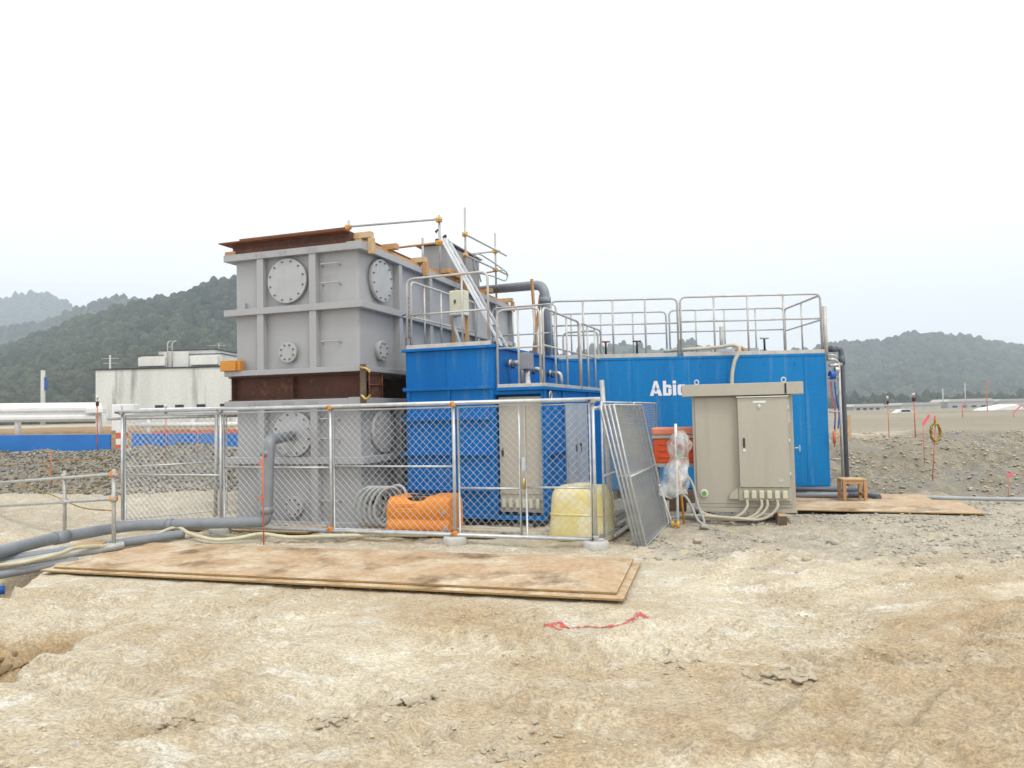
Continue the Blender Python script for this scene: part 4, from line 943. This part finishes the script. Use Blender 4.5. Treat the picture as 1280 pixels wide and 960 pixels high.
MB().cyl((-.02,-.04,.0), (.0,0,1.48), .02, 9).build('leg', 'white', T)
MB().cyl((-.08,.02,.0), (-.26,.0,.62), .017, 9).build('leg', 'white', T)
MB().cyl((.12,.18,.02), (.04,.06,.85), .017, 9).build('leg', 'clampy', T)
for x, y in ((-.02,-.04), (-.08,.02)): MB().cyl((x,y,-.02), (x+.001,y,.09), .023, 8).build('foot', 'clampy', T)
MB().cyl((.05,.02,1.02), (.05,.02,1.30), .075, 14).build('instrument', 'galvdull', T, .01); MB().cyl((.05,-.06,1.15), (.05,-.09,1.15), .04, 12).build('lens', 'redvalve', T)
bagm = bpy.data.materials.new('clear_plastic_bag'); bagm.use_nodes = True
tt = bagm.node_tree; NN = tt.nodes; LL = tt.links
pb = NN['Principled BSDF']; pb.inputs['Base Color'].default_value = (.80,.82,.80,1); pb.inputs['Roughness'].default_value = .25
nz = NN.new('ShaderNodeTexNoise'); nz.inputs['Scale'].default_value = 7; nz.inputs['Detail'].default_value = 5
mr = NN.new('ShaderNodeMapRange'); mr.inputs[1].default_value = .35; mr.inputs[2].default_value = .7; mr.inputs[3].default_value = .12; mr.inputs[4].default_value = .7
tcn = NN.new('ShaderNodeTexCoord'); LL.new(tcn.outputs['Object'], nz.inputs[0]); LL.new(nz.outputs[0], mr.inputs[0]); LL.new(mr.outputs[0], pb.inputs['Alpha'])
bb = NN.new('ShaderNodeBump'); bb.inputs['Distance'].default_value = .03; LL.new(nz.outputs[0], bb.inputs['Height']); LL.new(bb.outputs[0], pb.inputs['Normal'])
m = MB(); vs = []; fs = []; n = 26; rows = 22
for i in range(rows):
    u = i/(rows-1); z = 1.38-.92*u
    cx = .06*(1-u)-.10*max(0, u-.45)*1.6; r_ = .03+.13*min(1, u*5)*(1-.35*math.exp(-((u-.42)/.12)**2)) + .07*max(0, u-.5)
    if u < .12: r_ = .05+.09*u/.12
    for k in range(n):
        a = 2*math.pi*k/n; f = 1+.13*math.sin(a*5+u*9)+.10*math.sin(a*9-u*14)
        vs.append((cx+r_*1.05*f*math.cos(a), .02+r_*.9*f*math.sin(a), z+.04*math.sin(a*3+u*4)*u))
for i in range(rows-1):
    for k in range(n): fs.append((i*n+k, i*n+(k+1) % n, (i+1)*n+(k+1) % n, (i+1)*n+k))
fs.append(tuple(range(n)))
m.add(vs, fs, True); m.build('plastic_bag', bagm, T)
MB().tube([(.03+.085*math.cos(2*math.pi*k/14), .02+.08*math.sin(2*math.pi*k/14), .99) for k in range(14)], .014, 6, True).build('green_tie', 'greenpl', T)
o = MB().tube(smooth_path([(2.45,10.6,.62),(2.55,10.55,.70),(2.63,10.5,.55),(2.66,10.4,.3),(2.72,10.3,.06),(2.64,10.33,.08),(2.54,10.45,.35),(2.47,10.55,.45)], 7), .02, 8).build('drooping_cable', 'hosegrey'); tag(o, 'grey cable drooping from the stand beside the tripod', 'cable')

# ------------------------------------------------------------------ boards on the ground
def board(lab, p, rz, lx, ly, th=.026, tilt=(0,0), m='ply', group='muddy boards laid on the ground', name='muddy_board'):
    T = thing(name, lab, 'board', p, rz, group); T.rotation_euler = (R(tilt[0]), R(tilt[1]), R(rz))
    MB().box(-lx, 0, 0, ly, 0, th).build('sheet', m, T, .004)
    b = MB(); b.box(-lx-.001, .001, -.002, .0, .001, th-.004); b.build('front_edge', 'plyedge', T)
    MB().box(.0, .002, .0, ly, .001, th-.004).build('end_edge', 'plyedge', T)
    return T
board('lower long board, its edge showing in front', (.93, 6.27, .03), -15.75, 6.50, 1.5, .022)
board('upper long tan board across the foreground with mud stains', (.89, 6.40, .056), -15.4, 6.32, 1.47, .022)
board('tan board under the fence in front of the orange tank', (-.30, 9.55, .02), -16, 2.2, .75)
board('board under the left fence by the grey pipe', (-3.0, 10.25, .02), -17, 2.4, .6)
board('tan board on the ground right of the cabinet', (7.0, 10.62, .025), -18, 2.75, 1.55, .02)
board('second tan board behind it, by the wooden stool', (7.25, 12.2, -.025), -16, 3.2, 1.2, .02)
T = thing('timber_offcut', 'short reddish timber wedged under the grey pipe', 'timber', (-5.52, 9.30, .02), 18); MB().box(-.17, .17, -.07, .07, 0, .10).build('block', 'wood', T, .006)

# ------------------------------------------------------------------ grey pipe, hoses, handrail on the left
T = thing('drain_pipe', 'grey plastic pipe dropping from the lower tank and running left', 'pipe', (0,0,0))
vp = Vector((-3.46, 9.97, 1.38)); cov = tl(-1.17, -.08, 1.40)
MB().tube(fillet([cov, Vector((vp.x+.05, vp.y, 1.38)), Vector((-3.46,9.97,.25)), Vector((-5.55,10.42,.17)), Vector((-5.80,10.2,.16)), Vector((-6.10,9.3,.17)), Vector((-6.15,8.5,.17)), Vector((-6.0,6.6,.12))], .11, 6), .077, 16).build('pipe', 'pvc', T)
for p, q in (((-3.455,9.97,1.24), (-3.457,9.97,1.16)), ((-3.46,9.97,.36), (-3.46,9.97,.46)), ((-6.0,9.6,.167), (-6.06,9.42,.168)), ((-4.9,10.28,.19), (-5.0,10.3,.188))): MB().cyl(p, q, .088, 16).build('socket', 'pvc', T)
o = MB().tube(smooth_path([(-6.3,7.9,.02),(-6.12,8.3,.04),(-5.8,8.42,.06),(-5.55,8.72,.10),(-5.5,9.0,.12),(-5.30,9.42,.07),(-5.12,9.95,.06),(-4.85,10.22,.16),(-4.55,10.02,.10),(-4.1,9.72,.06),(-3.78,9.72,.07),(-3.5,9.86,.10),(-3.1,9.78,.06),(-2.62,9.74,.07),(-2.0,9.8,.06),(-1.2,9.75,.05)], 7), .026, 10).build('cream_hose', 'hose'); tag(o, 'cream hose snaking along the foot of the fence', 'hose')
for k, (a, b, lab, r_, mm) in enumerate((((-6.6,8.3,.03), (-4.7,10.15,.08), 'first old grey pipe beneath the drain pipe at left', .06, 'pvc'), ((-6.7,8.0,-.03), (-5.2,9.5,.05), 'second old grey pipe beneath the drain pipe', .055, 'galvdull'),
        ((-6.6,7.75,-.10), (-5.42,8.88,-.02), 'grey pipe end pointing right over the trench', .05, 'pvc'), ((-6.8,7.6,-.16), (-5.92,8.2,-.12), 'lowest pipe end with blue cap at the left edge', .045, 'galvdull'))):
    m = MB(); m.cyl(a, b, r_, 12, caps=False); d_ = (Vector(b)-Vector(a)).normalized(); m.cyl(a, Vector(b)-d_*.05, r_*.82, 12)
    o = m.build('old_pipe', mm); tag(o, lab, 'pipe', 'old pipes beside the trench')
o = MB().cyl((-5.98,8.12,-.20), (-5.84,8.20,-.20), .05, 10).build('pipe_plug', 'bluecap'); tag(o, 'small blue plastic cap by the pipe ends', 'cap')
T = thing('handrail', 'scaffold tube handrail at the left beside the pipes', 'handrail', (0,0,0))
hp = [(-5.28,9.42), (-6.62,10.52)]
for i, (x, y) in enumerate(hp): MB().cyl((x,y,-.1), (x,y,1.06 if i == 0 else .98), .026, 10).build('post', 'galvdull', T)
MB().cyl((-5.22,9.36,1.00), (-9.6,12.97,.61), .024, 10).build('top_rail', 'galvdull', T); MB().cyl((-5.24,9.36,.68), (-9.6,12.97,.19), .024, 10).build('lower_rail', 'galvdull', T)
for i, (x, y) in enumerate(hp):
    for z in ((1.0, .67) if i == 0 else (.90, .53)): MB().box(x-.04, x+.04, y-.04, y+.04, z-.035, z+.035).build('clamp', 'clampo' if i == 0 else 'galvdull', T, .012)
def rope(pts, lab, r=.009):
    o = MB().tube(smooth_path(pts, 5), r, 6).build('caution_rope', 'rope'); return tag(o, lab, 'rope', 'yellow and black ropes')
rope([(-5.28,9.40,1.0),(-6.6,10.9,.62),(-8.2,12.8,.62),(-9.9,15.0,.8)], 'upper caution rope sagging left from the handrail')
rope([(-5.28,9.40,.52),(-6.3,10.4,.45),(-7.6,11.7,.52),(-9.3,13.2,.62)], 'lower caution rope sagging left from the handrail')
rope([(-12.2,15.2,.72),(-9.8,15.2,.86),(-8.6,15.2,.92)], 'caution rope lying along the left rubble bank')

# ------------------------------------------------------------------ stakes
def stake(lab, x, y, z1, r=.012, m='redstake', lean=(0,0), top=None, ribbon=None, z0=None):
    z0 = gh(x, y) if z0 is None else z0
    T = thing('survey_stake', lab, 'stake', (x, y, z0), 0, 'red survey stakes')
    MB().cyl((0,0,-.05), (lean[0], lean[1], z1-z0), r*.75, 7).build('rod', m, T)
    if top: MB().cyl((lean[0],lean[1],z1-z0), (lean[0],lean[1],z1-z0+.07), r*1.9, 8).build('cap', top, T); MB().cyl((lean[0],lean[1],z1-z0-.16), (lean[0],lean[1],z1-z0-.06), r*2.4, 8).build('reflector', 'black', T)
    if ribbon:
        rx, rz_ = ribbon; MB().box(0, rx, -.004, .004, -.03, .03, Matrix.Translation((lean[0],lean[1],z1-z0-.05)) @ Matrix.Rotation(-rz_, 4, 'Y')).build('ribbon', 'pink', T)
    return T
s = stake('orange red stake standing in front of the grey drain pipe', -3.38, 9.62, 1.22, .013)
for z in (1.08, .62): MB().tube([(-.03+.03*math.cos(2*math.pi*k/10), -.01, z+.025*math.sin(2*math.pi*k/10)) for k in range(10)], .007, 5, True).build('wire_eye', 'redstake', s)
s = stake('red stake with a coiled yellow rope on the right bank', 8.95, 15.3, 1.25, .014, lean=(.12, 0))
m = MB(); pts = [(.10+(.105+.012*math.sin(k*1.3))*math.cos(2*math.pi*k/22), -.03+.015*math.sin(k*.9), 1.02+.19*math.sin(2*math.pi*k/22)) for k in range(66)]
m.tube(pts, .022, 6, True).build('rope_coil', 'rope', s); MB().cyl((.11,0,1.2), (.12,0,1.38), .02, 7).build('tip', 'redstake', s)
stake('thin red stake in the left bank below the blue board', -9.4, 14.5, 1.10, .012)
stake('white capped red stake by the left guardrail post', -9.28, 15.9, 2.20, .014, top='white')
stake('white capped red stake in front of the white pipe rail', -7.75, 15.9, 1.97, .014, top='white')
stake('thin red stake behind the left fence near the tank', -6.95, 15.7, 1.5, .012)
stake('white capped stake on the right mound, left one', 10.7, 20.3, 1.85, .014, top='white')
stake('tall white capped red stake on the right mound', 11.45, 20.3, 1.92, .02, top='white')
stake('short red stake on the pale mound, far right', 24.0, 38, 1.5, .03, ribbon=(.3, .9))
stake('pink ribboned stake at the right mound edge', 9.55, 16.6, 1.24, .010, ribbon=(.28, .95))
stake('pink ribboned stake far right on the pale mound', 24.6, 35, 1.15, .02, ribbon=(.6, .75))
stake('bright pink ribbon low on the right bank', 9.6, 13.9, .30, .008, ribbon=(.10, .3))
stake('pink flag stake far away left of the white tents', 44, 66, 3.2, .05, ribbon=(.6, 1.2))
for k, (x, y, z1, lab) in enumerate(((9.15, 19.4, 1.42, 'right pale wooden stake of the pair on the mound'), (7.95, 19.2, 1.25, 'left pale wooden stake of the pair on the mound'))):
    z0 = gh(x, y); o = thing('wooden_stake', lab, 'stake', (x, y, z0), 0, 'wooden stakes'); MB().box(-.045, .045, -.03, .03, -.05, z1-z0).build('stake', 'woodpale', o, .004)
    if k == 0: MB().bar((-.55,-.2,.02), (-.10,-.2,.22), .07, .06).build('brace', 'woodpale', o, .004)
o = MB().tube(smooth_path([(6.5,13.5,-.06),(7.3,13.45,-.06),(8.2,13.0,-.05),(9.4,12.5,-.04),(12,11.8,-.02)], 6), .036, 10).build('ground_pipe', 'hosegrey'); tag(o, 'grey pipe lying on the ground at the foot of the right bank', 'pipe')

# ------------------------------------------------------------------ road edge on the left
def blueboard(lab, x0, x1, y, z0, z1, sl):
    T = thing('blue_board', lab, 'board', ((x0+x1)/2, y, z0), 0, 'blue boards along the bank'); T.rotation_euler = (0, R(sl), 0)
    h = (x1-x0)/2; MB().box(-h, h, -.03, .03, 0, z1-z0).build('board', 'bluesheet', T, .006)
    for x in (-h+.1, 0, h-.1): MB().box(x-.03, x+.03, .03, .07, -.3, z1-z0-.02).build('peg', 'darkwood', T)
blueboard('left blue board along the rubble bank', -15.5, -9.38, 16.6, 1.0, 1.43, .8)
blueboard('right blue board behind the mesh fence', -8.88, -4.4, 16.6, .98, 1.35, 1.0)
T = thing('guardrail', 'white corrugated steel guardrail along the left road', 'guardrail', (0, 17.5, 0), 0)
pf = [(-.02,0),(.035,.06),(.035,.12),(-.03,.17),(-.03,.22),(.035,.27),(.035,.33),(-.02,.46)]
m = MB(); vs = []; fs = []
for i, (x, z) in enumerate(((-24, 2.40), (-10.2, 1.66))):
    zz = 1.70+( -10.2-x)*.012
    for (d_, h_) in pf: vs.append((x, -d_-.06, zz+h_))
n = len(pf); fs = [(k, k+1, n+k+1, n+k) for k in range(n-1)]; m.add(vs, fs, False)
o_ = m.build('beam', 'white', T); sdm = o_.modifiers.new('thickness', 'SOLIDIFY'); sdm.thickness = .006
for x in (-10.2, -12.2, -14.2, -16.2): MB().cyl((x,.05,1.2), (x,.05,2.14+(-10.2-x)*.012), .07, 12).build('post', 'white', T)
MB().box(-10.42, -10.0, -.15, .02, 1.90, 2.02).build('splice', 'white', T, .01)
T = thing('pipe_barrier', 'thick white pipe barrier with end block behind the fence', 'barrier', (0, 17.6, 0), 0)
MB().cyl((-9.2,0,1.90), (-5.2,0,1.86), .10, 14).build('upper_pipe', 'white', T); MB().cyl((-9.3,0,1.58), (-5.2,0,1.52), .06, 12).build('lower_pipe', 'white', T)
MB().box(-9.86, -9.62, -.12, .12, 1.45, 2.10).build('end_block', 'white', T, .02); MB().box(-9.58, -9.30, -.14, .14, 1.75, 2.10).build('end_block', 'white', T, .02)
for x in (-9.0, -7.9, -6.8, -5.7): MB().cyl((x,.02,1.1), (x,.02,1.84), .055, 10).build('post', 'white', T)
T = thing('hazard_marker', 'red and white striped marker between the blue boards', 'marker', (-9.13, 16.62, 1.0), 0)
for k in range(4): MB().box(-.13, .13, -.02, .02, .0+.14*k, .14+.14*k, Matrix.Rotation(R(0), 4, 'Y')).build('stripe', 'redstake' if k % 2 == 0 else 'white', T, .004)
T = thing('safety_net', 'low orange net strip behind the right blue board', 'net', (-6.9, 17.0, 1.1), 0); MB().box(-1.7, 2.2, -.01, .01, 0, .33).build('strip', 'redstake', T)
# concrete building
T = thing('concrete_building', 'white weather stained concrete building beyond the guardrail', 'building', (-26.4, 45, 0), -3)
MB().box(0, 13, 0, 9, 0, 4.93).build('wall', 'bldg', T, .05)
MB().box(-.08, 13.08, -.08, 9.08, 4.93, 5.0).build('roof_edge', 'dark', T)
MB().box(2.72, 8.0, .4, 6, 5.02, 5.80).build('parapet_block', 'bldg2', T, .04); MB().box(3.55, 7.3, 1.0, 5.6, 5.832, 6.14).build('upper_block', 'bldg2', T, .04)
MB().box(2.68, 8.05, .35, 6.05, 5.802, 5.83).build('block_edge', 'dark', T); MB().box(3.5, 7.35, .95, 5.65, 6.142, 6.17).build('block_edge', 'dark', T); MB().box(4.3, 5.9, .30, .398, 5.0, 5.99).build('stair_block', 'bldg', T, .03)
for x in (2.7, 6.1): MB().box(x, x+1.75, .15, .398, 5.10, 5.68).build('balcony_panel', 'bldg2', T, .03)
for x in (3.9, 5.2, 6.6, 8.1): MB().box(x, x+.55, -.03, -.001, 2.45, 2.62).build('slot_window', 'black', T)
for x in (4.6, 4.9):
    MB().tube(fillet([(x,.2,5.0),(x,.2,6.6),(x,.7,6.75)], .2, 3), .03, 6).build('ladder_rail', 'rail', T)
for k in range(5): MB().cyl((4.6,.2,5.1+.3*k), (4.9,.2,5.1+.3*k), .02, 5).build('ladder_rung', 'rail', T)
MB().cyl((6.6,3,6.1), (6.6,3,6.75), .03, 6).build('aerial_mast', 'rail', T)
for k in range(4): MB().cyl((5.9+.3*k,2.7,6.6), (5.9+.3*k,3.3,6.6), .015, 5).build('aerial_rod', 'rail', T)
MB().cyl((5.8,3,6.6), (7.1,3,6.6), .02, 5).build('aerial_boom', 'rail', T)
def upole(lab, px, D, ptop, r, arms):
    x = (px-640)/889*D; z1 = 1.7+((515-(px-640)*.022)-ptop)/889*D
    T = thing('utility_pole', lab, 'utility pole', (x, D, 0), 0, 'utility poles'); MB().cyl((0,0,0), (0,0,z1), r*1.2, 10, r).build('pole', 'concrete', T)
    for (w_, dz) in arms: MB().box(-w_, w_, -.05, .05, z1-dz-.06, z1-dz).build('crossarm', 'galvdull', T)
    return T
p_ = upole('concrete utility pole left of the white building', 53, 60, 463, .16, ()); MB().box(.16, .30, -.08, .08, 4.4, 5.5).build('blue_sign', 'bluecap', p_)
upole('distant utility pole with crossarms behind the white building', 137, 75, 444, .09, ((.9, .3), (.7, .8))); 
o = MB().tube(smooth_path([(-60,62,3.6),(-40,60,2.3),(-30,55,2.2),(-24,44,2.4)], 8), .025, 5).build('overhead_cable', 'dark'); tag(o, 'thin overhead cable in front of the wooded slope', 'cable')
# far things on the right
T = thing('white_tent', 'long low white tent in the far right distance', 'tent', (105, 152, -.9), 4)
m = MB(); m.prism([(-3.5,0),(4,0),(4.5,1.0),(3,1.9),(-1.5,1.2),(-3.5,.5)], 0, 6); m.build('canopy', 'white', T, .2); MB().box(-3, 3.5, -.05, -.01, .0, .4).build('side_wall', 'hosegrey', T)
T = thing('white_car', 'tiny white car parked near the far tent', 'car', (73, 132, -.85), 0)
m = MB(); m.prism([(-2.0,.35),(2.0,.35),(2.05,.85),(1.2,.95),(.7,1.45),(-1.1,1.45),(-1.7,.95),(-2.05,.85)], 0, 1.7); m.build('body', 'white', T, .08)
for x in (-1.25, 1.25): MB().cyl((x,-.03,.33), (x,.18,.33), .33, 16).build('wheel', 'black', T)
MB().prism([(-1.0,.98),(-.85,1.38),(.55,1.38),(.95,.98)], -.02, .0).build('side_window', 'black', T)
for k, (px, D, wd_, h0, lab) in enumerate(((1085, 230, 5, 1.9, 'pale far shed at the left foot of the grey hill'), (1150, 250, 7, 2.0, 'wide grey far shed under the grey hill'), (1212, 250, 8, 2.9, 'pale flat roofed far building under the grey hill'), (1268, 260, 6, 2.6, 'far building at the right edge under the hill'))):
    x = (px-640)/889*D; T = thing('far_shed', lab, 'building', (x, D, -1), 0, 'far buildings'); h_ = h0
    MB().box(-wd_, wd_, 0, 10, 0, h_).build('wall', 'concrete' if k % 2 else 'hosegrey', T)
    m = MB(); m.prism([(-wd_-.4,h_+.002),(wd_+.4,h_+.002),(wd_*.9,h_+.9),(-wd_*.9,h_+.9)], -.3, 10.3); m.build('roof', 'galvdull' if k % 2 else 'concrete', T)
    for j in range(4): MB().box(-wd_*.8+j*wd_*.42, -wd_*.8+j*wd_*.42+wd_*.22, -.06, -.005, .8, 1.5).build('window', 'hosegrey' if k % 2 else 'dark', T)
for k, px in enumerate((1178, 1206)):
    upole(['thin far pole left of the flat roofed building', 'thin far pole right beside the flat roofed building'][k], px, 180, 478 if k else 486, .12, ((.8, .5),))

# ------------------------------------------------------------------ spray mark, stones, clods
def strip(pts, wdt, name, m, dz=.006):
    P = smooth_path([(x, y, 0) for x, y in pts], 14); mb = MB(); vs = []; fs = []; K = 5
    for i, p in enumerate(P):
        d = (P[min(i+1, len(P)-1)]-P[max(i-1, 0)]).normalized(); nn = Vector((-d.y, d.x, 0)); ww = wdt*(1+.35*math.sin(i*1.7))
        for k in range(K):
            q = p + nn*(ww*(k/(K-1)-.5)); vs.append((q.x, q.y, gh(q.x, q.y)+dz))
    for i in range(len(P)-1):
        for k in range(K-1): fs.append((i*K+k, i*K+k+1, (i+1)*K+k+1, (i+1)*K+k))
    mb.add(vs, fs, True); return mb.build(name, m)
def spraymat(name, c_, lo, hi):
    m = mat(name, c_, tuple(v*.8 for v in c_), .8, scale=6); t = m.node_tree
    nz = t.nodes.new('ShaderNodeTexNoise'); nz.inputs['Scale'].default_value = 28; nz.inputs['Detail'].default_value = 6; nz.inputs['Roughness'].default_value = .75
    g = t.nodes.new('ShaderNodeNewGeometry'); t.links.new(g.outputs['Position'], nz.inputs[0])
    r = t.nodes.new('ShaderNodeMapRange'); r.inputs[1].default_value = lo; r.inputs[2].default_value = hi; t.links.new(nz.outputs[0], r.inputs[0])
    t.links.new(r.outputs[0], t.nodes['Principled BSDF'].inputs['Alpha']); return m
MT['spray'] = spraymat('red_spray_paint', (.62,.10,.085), .39, .56); MT['spray2'] = spraymat('worn_red_spray_paint', (.60,.20,.14), .52, .78)
T = thing('spray_mark', 'red sprayed line with a hook on the foreground soil', 'paint mark')
strip([(.21,5.77),(.45,5.75),(.70,5.73),(.90,5.71)], .036, 'long_stroke', 'spray').parent = T
strip([(.84,5.70),(.90,5.80),(.96,5.93),(1.02,6.06),(1.06,6.0),(1.10,5.90)], .04, 'hook_stroke', 'spray').parent = T
strip([(.24,5.76),(.36,5.68)], .025, 'tail_stroke', 'spray').parent = T
strip([(.74,5.66),(.92,5.69)], .05, 'blot', 'spray').parent = T
T = thing('worn_spray_mark', 'faint worn red spray mark left of the long board', 'paint mark')
strip([(-4.1,6.55),(-3.9,6.8),(-3.78,7.02),(-3.55,7.0)], .10, 'stroke', 'spray2').parent = T

MT['stone'] = mat('pale_stone', (.56,.49,.365), (.46,.385,.27), .9, scale=9, fine=.15, bump=.6, bscale=30)
MT['crumb'] = mat('soil_crumb', (.60,.51,.36), (.49,.40,.265), .95, scale=9, fine=.15)
MT['stonegrey'] = mat('grey_stone', (.42,.40,.345), (.30,.285,.25), .9, scale=9, fine=.15, bump=.6, bscale=30)
MT['stonedark'] = mat('dark_rubble', (.20,.185,.155), (.12,.11,.09), .9, scale=3, fine=.2, bump=.6, bscale=20, c3=(.36,.34,.30), c3lo=.58, c3hi=.66, c3scale=2.5)
MT['clod'] = mat('brown_clod', (.30,.215,.11), (.21,.145,.07), .95, scale=8, fine=.15, bump=.8, bscale=30)
def rockvar(k, seed, sub=I1):
    out = []
    for i in range(k):
        r_ = np.random.default_rng(seed+i); v, f = sub; v = v.copy()
        for j in range(6):
            d = r_.normal(size=3); d /= np.linalg.norm(d); h_ = r_.uniform(.45, .85); pr = v@d; v = v - np.maximum(0, pr-h_)[:, None]*d
        v = v*(1+r_.normal(size=len(v))[:, None]*.05)*np.array([1, r_.uniform(.6, .95), r_.uniform(.45, .75)]); out.append((v, f))
    return out
RV = rockvar(8, 300)
RV2 = rockvar(8, 400, I2)
rock_me = {}
def rock(lab, x, y, s, m, k, group):
    key = (k, m)
    if key not in rock_me:
        v, f = RV2[k]; me = bpy.data.meshes.new('rock'); me.from_pydata(v.tolist(), [], f.tolist()); me.materials.append(MT[m]); rock_me[key] = me
    o = bpy.data.objects.new('rock', rock_me[key]); col.objects.link(o); o.location = (x, y, gh(x, y)+s*.16); o.scale = (s, s, s); o.rotation_euler = (random.uniform(-.3, .3), random.uniform(-.3, .3), random.uniform(0, 6.28))
    return tag(o, lab, 'rock', group)
big = [(2.62,9.95,.13,'stonegrey','dark flat rock on the ground left of the cabinet cables'), (2.80,9.80,.08,'stonegrey','smaller flat rock beside the one below the cabinet'),
       (2.30,9.05,.07,'stone','pale rock between the leaning panels and cabinet'), (1.95,8.35,.09,'stone','left pale rock in the rubble beyond the long board'), (2.10,8.28,.08,'stone','right pale rock in the rubble beyond the long board'),
       (3.95,8.95,.07,'stonegrey','dark rock alone on the gravel right of cabinet'), (5.15,8.9,.06,'stone','rust toned rock on the gravel at right'), (4.35,7.05,.05,'stone','pale stone where gravel meets soil at right'),
       (2.95,7.75,.06,'stonegrey','whitish stone at the gravel edge centre right'), (3.2,7.9,.07,'stone','flat whitish stone beside it at the gravel edge'), (5.5,10.05,.05,'stonegrey','small dark rock near the right tan board'), (6.6,9.0,.07,'stonegrey','grey rock at the far right of the gravel'), (1.62,8.15,.06,'stone','small pale rock right of the long board end')]
for i, (x, y, s, m_, lab) in enumerate(big): rock(lab, x, y, s, m_, i % 8, 'loose rocks on the gravel')
def heap(lab, x, y, n, spread_, s, m_, seed, cat='soil clods'):
    r_ = np.random.default_rng(seed); T = thing('clod_heap', lab, cat, (x, y, gh(x, y)), 0, 'heaps of broken soil')
    for k in range(n):
        v, f = RV2[k % 8]; key = (k % 8, m_)
        if key not in rock_me: me = bpy.data.meshes.new('rock'); me.from_pydata(v.tolist(), [], f.tolist()); me.materials.append(MT[m_]); rock_me[key] = me
        o = bpy.data.objects.new('clod', rock_me[key]); col.objects.link(o); o.parent = T; ss_ = 1.5*s*r_.uniform(.3, 1.1)
        dx, dy = r_.normal()*spread_, r_.normal()*spread_*.5; o.location = (dx, dy, gh(x+dx, y+dy)-gh(x, y)+ss_*.18); o.scale = (ss_*1.2, ss_, ss_*.7); o.rotation_euler = (*r_.uniform(-.5, .5, 2), r_.uniform(0, 6.28))
heap('heap of crumbled clods at the centre left foreground', -.62, 4.36, 22, .07, .035, 'stone', 1)
heap('small dark clods left of the centre foreground', -1.05, 4.10, 14, .06, .032, 'stone', 2)
heap('round heap of broken pale clods right of centre', 1.66, 4.56, 34, .075, .036, 'stone', 3)
heap('cracked soil slabs near the bottom centre', .10, 3.85, 16, .10, .020, 'stone', 4)
heap('crumbs of soil at the bottom centre edge', -.05, 3.62, 26, .10, .018, 'stone', 5)
heap('dark crumbs in the wheel rut at lower left', -2.0, 4.15, 14, .09, .026, 'stone', 6)
heap('crumbs on the ridge right of the red mark', 1.12, 4.75, 16, .12, .024, 'stone', 7)
heap('brown clods lying in the dug hollow at left', -3.95, 5.45, 30, .20, .045, 'clod', 8)
heap('more brown clods at the near lip of hollow', -3.72, 5.05, 10, .10, .05, 'clod', 9)
# uncountable small stuff
def scatter(name, lab, n, fx, smin, smax, m_, seed, tone=None, flat=.6, sink=.2):
    r_ = np.random.default_rng(seed); P = fx(r_, n); S = smin*(smax/smin)**(r_.uniform(0, 1, len(P))**1.8)
    Z = ground_h(P[:, 0], P[:, 1]); Q = np.stack([P[:, 0], P[:, 1], Z+S*sink], 1)
    o = joined(name, RV, Q, S, S*flat*r_.uniform(.7, 1.4, len(S)), r_.uniform(0, 6.28, len(S)), MT[m_]); return tag(o, lab, 'gravel')
def yard(r_, n):
    y = 2.2+5.6*r_.uniform(0, 1, n)**.9; x = r_.uniform(-1, 1, n)*(y*.85+.8); k = fbm(x, y, 1.1, 4, 88) > .07+.12*r_.uniform(-1, 1, n); return np.stack([x, y], 1)[k]
scatter('crumbs', 'small soil crumbs scattered over the yard', 16000, yard, .005, .020, 'crumb', 21, sink=.12)
def gravelz(r_, n):
    x = r_.uniform(1.4, 9, n); y = r_.uniform(7.2, 13.4, n); k = (ss(7.4, 8.4, y+fbm(x, y, .8, 4, 71)*2) > r_.uniform(0, 1, n)) & (fbm(x, y, 1.6, 3, 77) > -.12); return np.stack([x, y], 1)[k]
scatter('gravel_stones', 'loose grey stones over the gravel on the right', 4200, gravelz, .010, .05, 'stonegrey', 22)
scatter('pale_gravel_stones', 'loose pale stones over the gravel on the right', 2600, gravelz, .010, .045, 'stone', 23)
def lbank(r_, n): return np.stack([r_.uniform(-17, -3.5, n), r_.uniform(13.9, 16.5, n)], 1)
scatter('bank_rubble', 'dark broken rubble covering the left bank', 12500, lbank, .012, .048, 'stonedark', 24, sink=.3, flat=.95)
scatter('bank_pale_rubble', 'pale stones among the dark rubble of left bank', 3600, lbank, .014, .05, 'stonegrey', 27, sink=.35, flat=.95)
def rbank(r_, n): 
    x = r_.uniform(5.5, 26, n); y = r_.uniform(13.9, 21.2, n); k = fbm(x, y, .7, 3, 79) > -.25; return np.stack([x, y], 1)[k]
scatter('mound_rubble', 'broken grey rubble covering the right bank', 8500, rbank, .015, .065, 'stone', 25, sink=.25)
scatter('mound_dark_rubble', 'dark soil lumps mixed into the right bank', 3500, rbank, .015, .08, 'stonegrey', 26, sink=.25)

# ------------------------------------------------------------------ haze
hb = MB().box(-2500, 2500, -120, 2500, -4.0, 380).build('haze', 'white'); hb['kind'] = 'stuff'
hzm = bpy.data.materials.new('haze_air'); hzm.use_nodes = True; ht = hzm.node_tree; ht.nodes.clear()
pv = ht.nodes.new('ShaderNodeVolumePrincipled'); pv.inputs['Color'].default_value = (.80,.90,1,1); pv.inputs['Density'].default_value = HAZE
pv.inputs['Anisotropy'].default_value = 0
ou = ht.nodes.new('ShaderNodeOutputMaterial'); ht.links.new(pv.outputs[0], ou.inputs['Volume'])
hb.data.materials.clear(); hb.data.materials.append(hzm)
